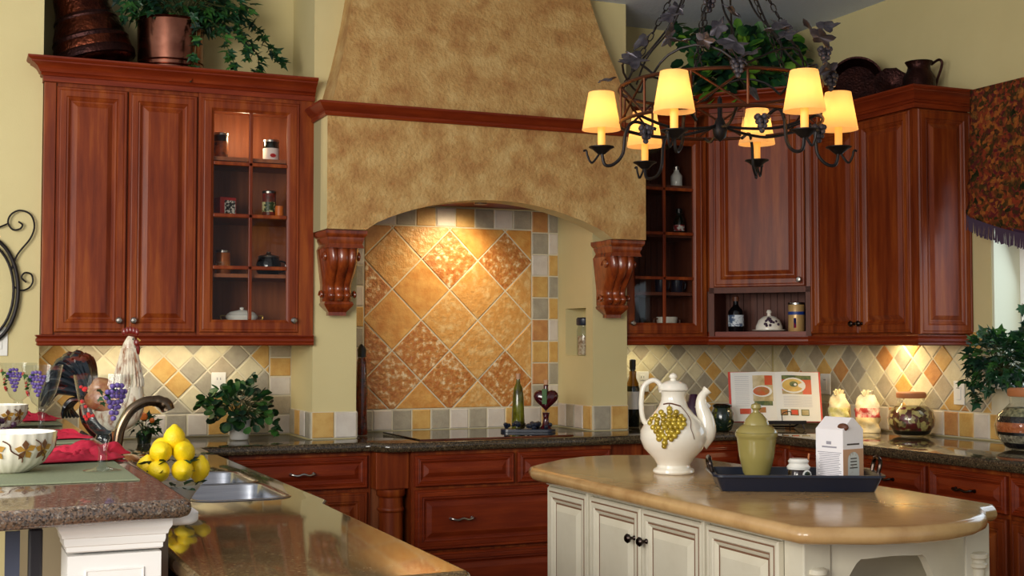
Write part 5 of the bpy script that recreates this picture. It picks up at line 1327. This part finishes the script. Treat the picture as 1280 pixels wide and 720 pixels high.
def tr_(u, v): q = Vector((2.555, 3.56)) + Vector((math.cos(-YAW - R(3)), math.sin(-YAW - R(3)))) * u + Vector((-math.sin(-YAW - R(3)), math.cos(-YAW - R(3)))) * v; return (q.x, q.y, IZ + .0095)
t = thing('lidded_urn', 'olive green lidded urn with a round finial, standing at the left of the tray', 'urn', tr_(-.115, .02))
t.scale.z = .93
MB().lathe([(.036, 0), (.038, .006), (.030, .012), (.030, .018), (.045, .04), (.058, .10), (.064, .155), (.066, .165), (.070, .17), (.070, .182)], n=36).build('body', URN, t, smooth=40)
MB().lathe([(.068, .183), (.066, .19), (.054, .203), (.042, .210), (.041, .216), (.034, .230), (.020, .248), (.011, .254), (.010, .260), (.018, .270), (.016, .281), (.0, .288)], n=36).build('lid', URN, t, smooth=40)
t = thing('honey_jar', 'small glass jar with a white dipper lid, beside the white carton on the tray', 'jar', tr_(.010, -.05))
MB().lathe([(.028, 0), (.034, .006), (.034, .048), (.030, .0555)], n=24).build('glass_body', mat('dark_honey', (40, 24, 16), .1, coat=.5), t, smooth=True)
MB().lathe([(.036, .056), (.038, .064), (.033, .07), (.030, .074), (.034, .082), (.028, .090), (.0, .092)], n=24).build('lid', POTW, t, smooth=40)
m = MB(); m.ball((.008, -.035, .038), .018, 12, sq=(1, .12, 1)); m.build('round_label', PAPER, t, smooth=True)
m = MB(); m.ball((.008, -.0372, .038), .013, 12, sq=(1, .1, 1)); m.build('green_emblem', DKGRN, t, smooth=True)
m = MB(); m.tube([(.034, .0, .05), (.042, .0, .105)], .003, 6); m.build('dipper_stick', CORKL, t, smooth=True)
# carton
t = thing('food_carton', 'white and tan gable-top food carton with printed text and arched window picture, on the tray', 'carton', tr_(.150, -.012), -YAW - R(54))
cw, cd, chh = .056, .050, .185
m = MB(); m.rings([[(-cw, -cd, z_), (cw, -cd, z_), (cw, cd, z_), (-cw, cd, z_)] for z_ in (0, chh)] + [[(-cw * .98, -.004, chh + .038), (cw * .98, -.004, chh + .038), (cw * .98, .004, chh + .038), (-cw * .98, .004, chh + .038)]])
m.build('carton_body', mat('white_carton', (246, 242, 244), .5), t)
def lines(m, x0_, x1_, z0_, z1_, n_, y_, axis='x'):
    for k in range(n_):
        z_ = z0_ + (z1_ - z0_) * k / n_; e_ = (x1_ - x0_) * random.uniform(0, .12)
        if axis == 'x': m.box(x0_ + e_, x1_ - e_, y_ - .0006, y_ - .0001, z_, z_ + (z1_ - z0_) / n_ * .35)
        else: m.box(y_ + .0001, y_ + .0006, x0_ + e_, x1_ - e_, z_, z_ + (z1_ - z0_) / n_ * .35)
m = MB(); lines(m, -.05, .05, .015, .115, 17, -cd); m.box(-.03, .03, -cd - .0006, -cd - .0001, .125, .130); m.box(-.012, .008, -cd - .0006, -cd - .0001, .136, .146); m.build('front_text', mat('grey_print', (158, 154, 164), .7), t)
m = MB(); m.box(cw + .0001, cw + .0008, -cd, cd, .0, .122); m.build('tan_side_print', TANP, t)
m = MB(); m.add([(cw + .0012, -.028 + 0, .02), (cw + .0012, .028, .02)] + [(cw + .0012, .028 * math.cos(PI * k / 10), .085 + .028 * math.sin(PI * k / 10)) for k in range(11)], [tuple(range(13))]); m.build('arched_picture', mat('pale_picture', (206, 210, 206), .5, rgb2=(150, 120, 90), scale=20, lo=.5, hi=.6), t)
m = MB(); lines(m, -.02, .02, .06, .10, 4, cw + .0014, 'y'); m.box(cw + .0001, cw + .0008, -.03, .03, .135, .14); m.build('side_text', mat('dark_ink', (70, 62, 58), .6), t)
m = MB(); m.ball((cw * .8, -.035, chh + .008), .022, 12, sq=(1, .5, .6)); m.build('brown_seal', BRN, t, smooth=True)

# ------------------------------------------------------------------ faucet, lemons
fc = thing('kitchen_faucet', 'arched bronze and nickel pull-down kitchen faucet behind the sink', 'faucet', (.512, 4.40, TZ + .001))
m = MB(); m.lathe([(.032, 0), (.034, .008), (.024, .02), (.021, .06), (.021, .10), (.016, .12)], n=24); m.build('base', BRONZE, fc, smooth=40)
P_ = catmull([(0, 0, .11), (.0, 0, .15), (.010, -.0, .205), (.04, -.0, .256), (.08, -.0, .282), (.11, -.0, .286)], 6); m = MB(); m.tube(P_, .0165, 14); m.build('spout', BRONZE, fc, smooth=True)
m = MB(); m.tube(catmull([(.11, 0, .286), (.13, 0, .284), (.152, 0, .272), (.160, 0, .254)], 5), [.018] * 4 + [.020] * 4 + [.0225] * 6 + [.023, .019], 14); m.build('spray_head', BRONZE, fc, smooth=True)
m = MB(); m.tube([(.02, 0, .07), (.05, -.01, .085)], .012, 10); m.tube([(.045, -.01, .082), (.11, -.03, .06)], [.009, .006], 10); m.build('lever', BRONZE, fc, smooth=True)
lx, ly = .60, 3.87
t = lathe_obj('lemon_bowl', [(.046, 0), (.052, .004), (.05, .012), (.066, .035), (.088, .062), (.092, .068), (.086, .067), (.06, .036), (.0, .02)], POTW, (lx, ly, TZ + .001), 'white ceramic bowl holding the pyramid of lemons beside the sink', 'bowl', n=36)
lem = MB(); lem.lathe([(.0, -.043), (.006, -.041), (.010, -.036), (.022, -.027), (.030, -.012), (.0315, 0), (.030, .012), (.022, .026), (.011, .035), (.007, .040), (.0, .042)], n=24)
lemon0 = lem.build('lemon', YEL, smooth=True)
def lp_(px, py, dy): # the lemon centre on a plane a little before or behind the bowl centre
    return W(px, py, y=ly + dy)
LS = [((218, 548), 0, 'topmost lemon of the pyramid'), ((201, 565), -.02, 'left lemon of the middle layer, in front'), ((230, 565), -.02, 'right lemon of the middle layer, in front'), ((226, 560), .05, 'lemon at the back right of the middle layer, mostly hidden'),
      ((204, 560), .05, 'lemon at the back left of the middle layer, mostly hidden'), ((198, 589), -.045, 'left front lemon of the bottom layer'), ((228, 588), -.045, 'right front lemon of the bottom layer, pointing left'),
      ((184, 585), .02, 'far left lemon of the bottom layer, beside the bar edge'), ((249, 586), .02, 'far right lemon of the bottom layer, beside the sink')]
for i, ((px, py), dy, lb) in enumerate(LS):
    o = lemon0 if i == 0 else lemon0.copy()
    if i: COL.objects.link(o)
    o.location = lp_(px, py, dy); random.seed(40 + i)
    o.rotation_euler = [(0, 0, 0), (R(80), R(30), 0), (R(60), R(-40), 0), (R(70), R(60), 0), (R(90), 0, R(30)), (R(90), R(75), R(20)), (R(90), R(-75), R(0)), (R(20), 0, 0), (R(10), R(10), 0)][i]
    tag(o, lb, 'lemon', 'lemons piled in the white bowl')
m = MB(); random.seed(6)
for i in range(44):
    a = random.uniform(0, 2 * PI); z_ = random.choice((.05, .06, .10, .12, .11)); r__ = .105 - (z_ - .05) * .6
    add_leaf(m, (lx + r__ * .7 * math.cos(a), ly + r__ * .7 * math.sin(a), TZ + z_ + .01), (math.cos(a), math.sin(a), random.uniform(-.2, .5)), .045, lambda s_: [(0, 0, 0), (.22 * s_, .3 * s_, .05 * s_), (.2 * s_, .65 * s_, .05 * s_), (0, s_, 0), (-.2 * s_, .65 * s_, .05 * s_), (-.22 * s_, .3 * s_, .05 * s_)])
tag(m.build('lemon_leaves', LEAFD), 'dark green leaves tucked between the lemons in the bowl', 'leaves')

# ------------------------------------------------------------------ place settings on the bar
BT = 1.0705
def placemat(label, x0, x1, y0, y1):
    o = MB().slab([(x0, y0), (x1, y0), (x1, y1), (x0, y1)], [(.002, BT), (0, BT + .001), (0, BT + .0035), (.003, BT + .0045)]).build('placemat', SAGE); return tag(o, label, 'placemat', 'sage placemats on the bar')
placemat('nearest sage green placemat on the bar, under the fluted bowl', -.10, .425, 3.20, 3.86)
placemat('middle sage green placemat on the bar, behind the near napkin', -.10, .425, 4.45, 5.05)
placemat('farthest sage green placemat on the bar, under the far goblet', -.10, .425, 5.45, 6.05)
def napkin(label, c, w_, d_, rz, seed):
    random.seed(seed); N, M_ = 60, 44; vs = []; fs = []; ph = [random.uniform(0, 6) for _ in range(6)]
    for i in range(N + 1):
        for j in range(M_ + 1):
            u, v = i / N, j / M_; taper = 1 - .45 * u
            x = (u - .5) * w_ + .02 * math.sin(v * 5 + ph[4]); y = (v - .5) * d_ * taper + .015 * math.sin(u * 7 + ph[5])
            edge = min(1, min(v, 1 - v) * 7) * min(1, min(u, 1 - u) * 8)
            nv = noise.turbulence(Vector((u * 4.2 + seed, v * 4.0, seed)), 4, True); n2 = noise.noise(Vector((u * 2.2, v * 3.2, seed + 4)))
            x += .03 * noise.noise(Vector((u * 3, v * 3, seed + 9))); y += .03 * noise.noise(Vector((u * 3, v * 3, seed + 19)))
            z = .004 + edge * max(0, .004 + .036 * nv * (1 - .3 * u) + .024 * n2)
            vs.append((x, y, max(.003, z)))
    for i in range(N):
        for j in range(M_): a = i * (M_ + 1) + j; fs.append((a, a + M_ + 1, a + M_ + 2, a + 1))
    m = MB(); m.add(vs, fs); o = m.build('napkin', PINK, loc=c, rz=rz, smooth=True, solid=.003); return tag(o, label, 'napkin', 'crimson cloth napkins on the bar')
napkin('crimson cloth napkin lying behind the near bowl and goblet', (.32, 3.80, BT + .006), .28, .30, R(8), 3)
napkin('crimson cloth napkin on the middle placemat', (.235, 4.62, BT + .006), .40, .20, R(-6), 8)
napkin('crimson cloth napkin at the farthest place setting', (.29, 5.72, BT + .006), .24, .26, 0, 11)
def bowl(label, loc, s_=1.):
    t = thing('fluted_bowl', label, 'bowl', loc)
    MB().lathe([(.045 * s_, 0), (.052 * s_, .004 * s_), (.085 * s_, .025 * s_), (.108 * s_, .06 * s_), (.114 * s_, .10 * s_), (.110 * s_, .10 * s_), (.10 * s_, .06 * s_), (.07 * s_, .025 * s_), (.0, .012 * s_)], n=96, flute=(24, .012)).build('bowl', CERW, t, smooth=60)
    m = MB(); random.seed(5)
    def onbowl(a, z_, lift=.003): 
        r__ = (.085 + (.108 - .085) * (z_ - .025) / .035 if z_ < .06 else .108 + .006 * (z_ - .06) / .04) * s_ + lift; return Vector((r__ * math.cos(a), r__ * math.sin(a), z_ * s_))
    for a_ in (-35, -62, 20, -100):
        a = R(a_ - 10)
        for k in range(5):
            q = 2 * PI * k / 5 + .4; c0 = onbowl(a, .060); p1 = onbowl(a + .25 * math.cos(q), .060 + .026 * math.sin(q)); p2 = onbowl(a + .16 * math.cos(q + .5), .060 + .017 * math.sin(q + .5)); p3 = onbowl(a + .16 * math.cos(q - .5), .060 + .017 * math.sin(q - .5))
            m.add([c0, p2, p1, p3], [(0, 1, 2, 3)], k % 2)
    m.build('painted_leaves', [mat('leaf_ochre', (176, 130, 50), .4), mat('leaf_brown', (110, 70, 40), .4)], t, solid=.0008)
    m = MB()
    for a_ in (-60, -100, 0):
        m.tube([onbowl(R(a_) + k * .045 + .05 * math.sin(k * .9), .085 - k * .005) for k in range(12)], .0016, 5)
    m.build('painted_vine', BRN, t, smooth=True); return t
bowl('fluted cream bowl painted with autumn leaves, at the left edge on the near placemat', (.145, 3.50, BT + .0048))
b2 = bowl('fluted cream leaf-painted bowl at the far place setting, cut by the left edge', (.175, 5.25, BT + .0005), .95)
def goblet(label, loc, grape_a):
    t = thing('wine_goblet', label, 'goblet', loc, 0, 'painted grape goblets on the bar'); t.scale = (1.1, 1.1, 1.02)
    MB().lathe([(.042, 0), (.043, .003), (.02, .008), (.010, .014), (.009, .05), (.013, .07), (.018, .082), (.014, .09), (.030, .105), (.046, .14), (.056, .18), (.066, .238)], n=36, cap=False).build('glass', GOBG, t, smooth=60)
    def on(a, z_): r__ = .046 + (z_ - .14) * .204 - .002; return (r__ * math.cos(a) * 1.015, r__ * math.sin(a) * 1.015, z_)
    m = MB(); random.seed(9)
    for row_ in range(7):
        nn_ = (3, 5, 5, 4, 3, 2, 1)[row_]
        for k in range(nn_):
            m.ball(on(grape_a + (k - (nn_ - 1) / 2) * .2 + random.uniform(-.03, .03), .212 - row_ * .013 + random.uniform(-.002, .002)), .0078, 8, sq=(.9, .9, .9))
    m.build('painted_grapes', MAUVE, t, smooth=True)
    m = MB()
    for k in range(14): m.ball(on(grape_a - 1.35 + random.uniform(-.3, .3), random.uniform(.13, .21)), .005, 6)
    m.build('painted_berries', REDP, t, smooth=True)
    m = MB()
    for k in range(6): add_leaf(m, on(grape_a - random.uniform(.2, 1.1), random.uniform(.15, .22)), (math.cos(grape_a), math.sin(grape_a), random.uniform(-1, 1)), .022, ivy_leaf)
    m.build('painted_leaves', LEAF, t)
    return t
goblet('nearest painted grape goblet, on the near placemat in front of the rooster', (.362, 3.42, BT + .0048), R(-65))
goblet('middle painted grape goblet, between the near goblet and the farthest one', (.315, 5.0, BT + .0048), R(-110))
goblet('farthest painted grape goblet, by the cream wall', (.262, 5.55, BT + .0048), R(-110))
t = thing('grape_bunch', 'bunch of dark purple grapes with a green leaf, beside the far bowl', 'grapes', (.13, 4.98, BT + .005))
m = MB(); random.seed(14)
for k in range(40): m.ball((random.uniform(-.07, .10), random.uniform(-.04, .04), .013 + random.choice((0, 0, .018, .032))), .012, 8)
m.build('berries', PURPD, t, smooth=True)
m = MB(); add_leaf(m, (-.02, -.03, .05), (-.3, -.8, .3), .07, ivy_leaf); add_leaf(m, (-.04, -.02, .06), (-.8, -.4, .2), .06, ivy_leaf); m.build('leaf', LEAFL, t)
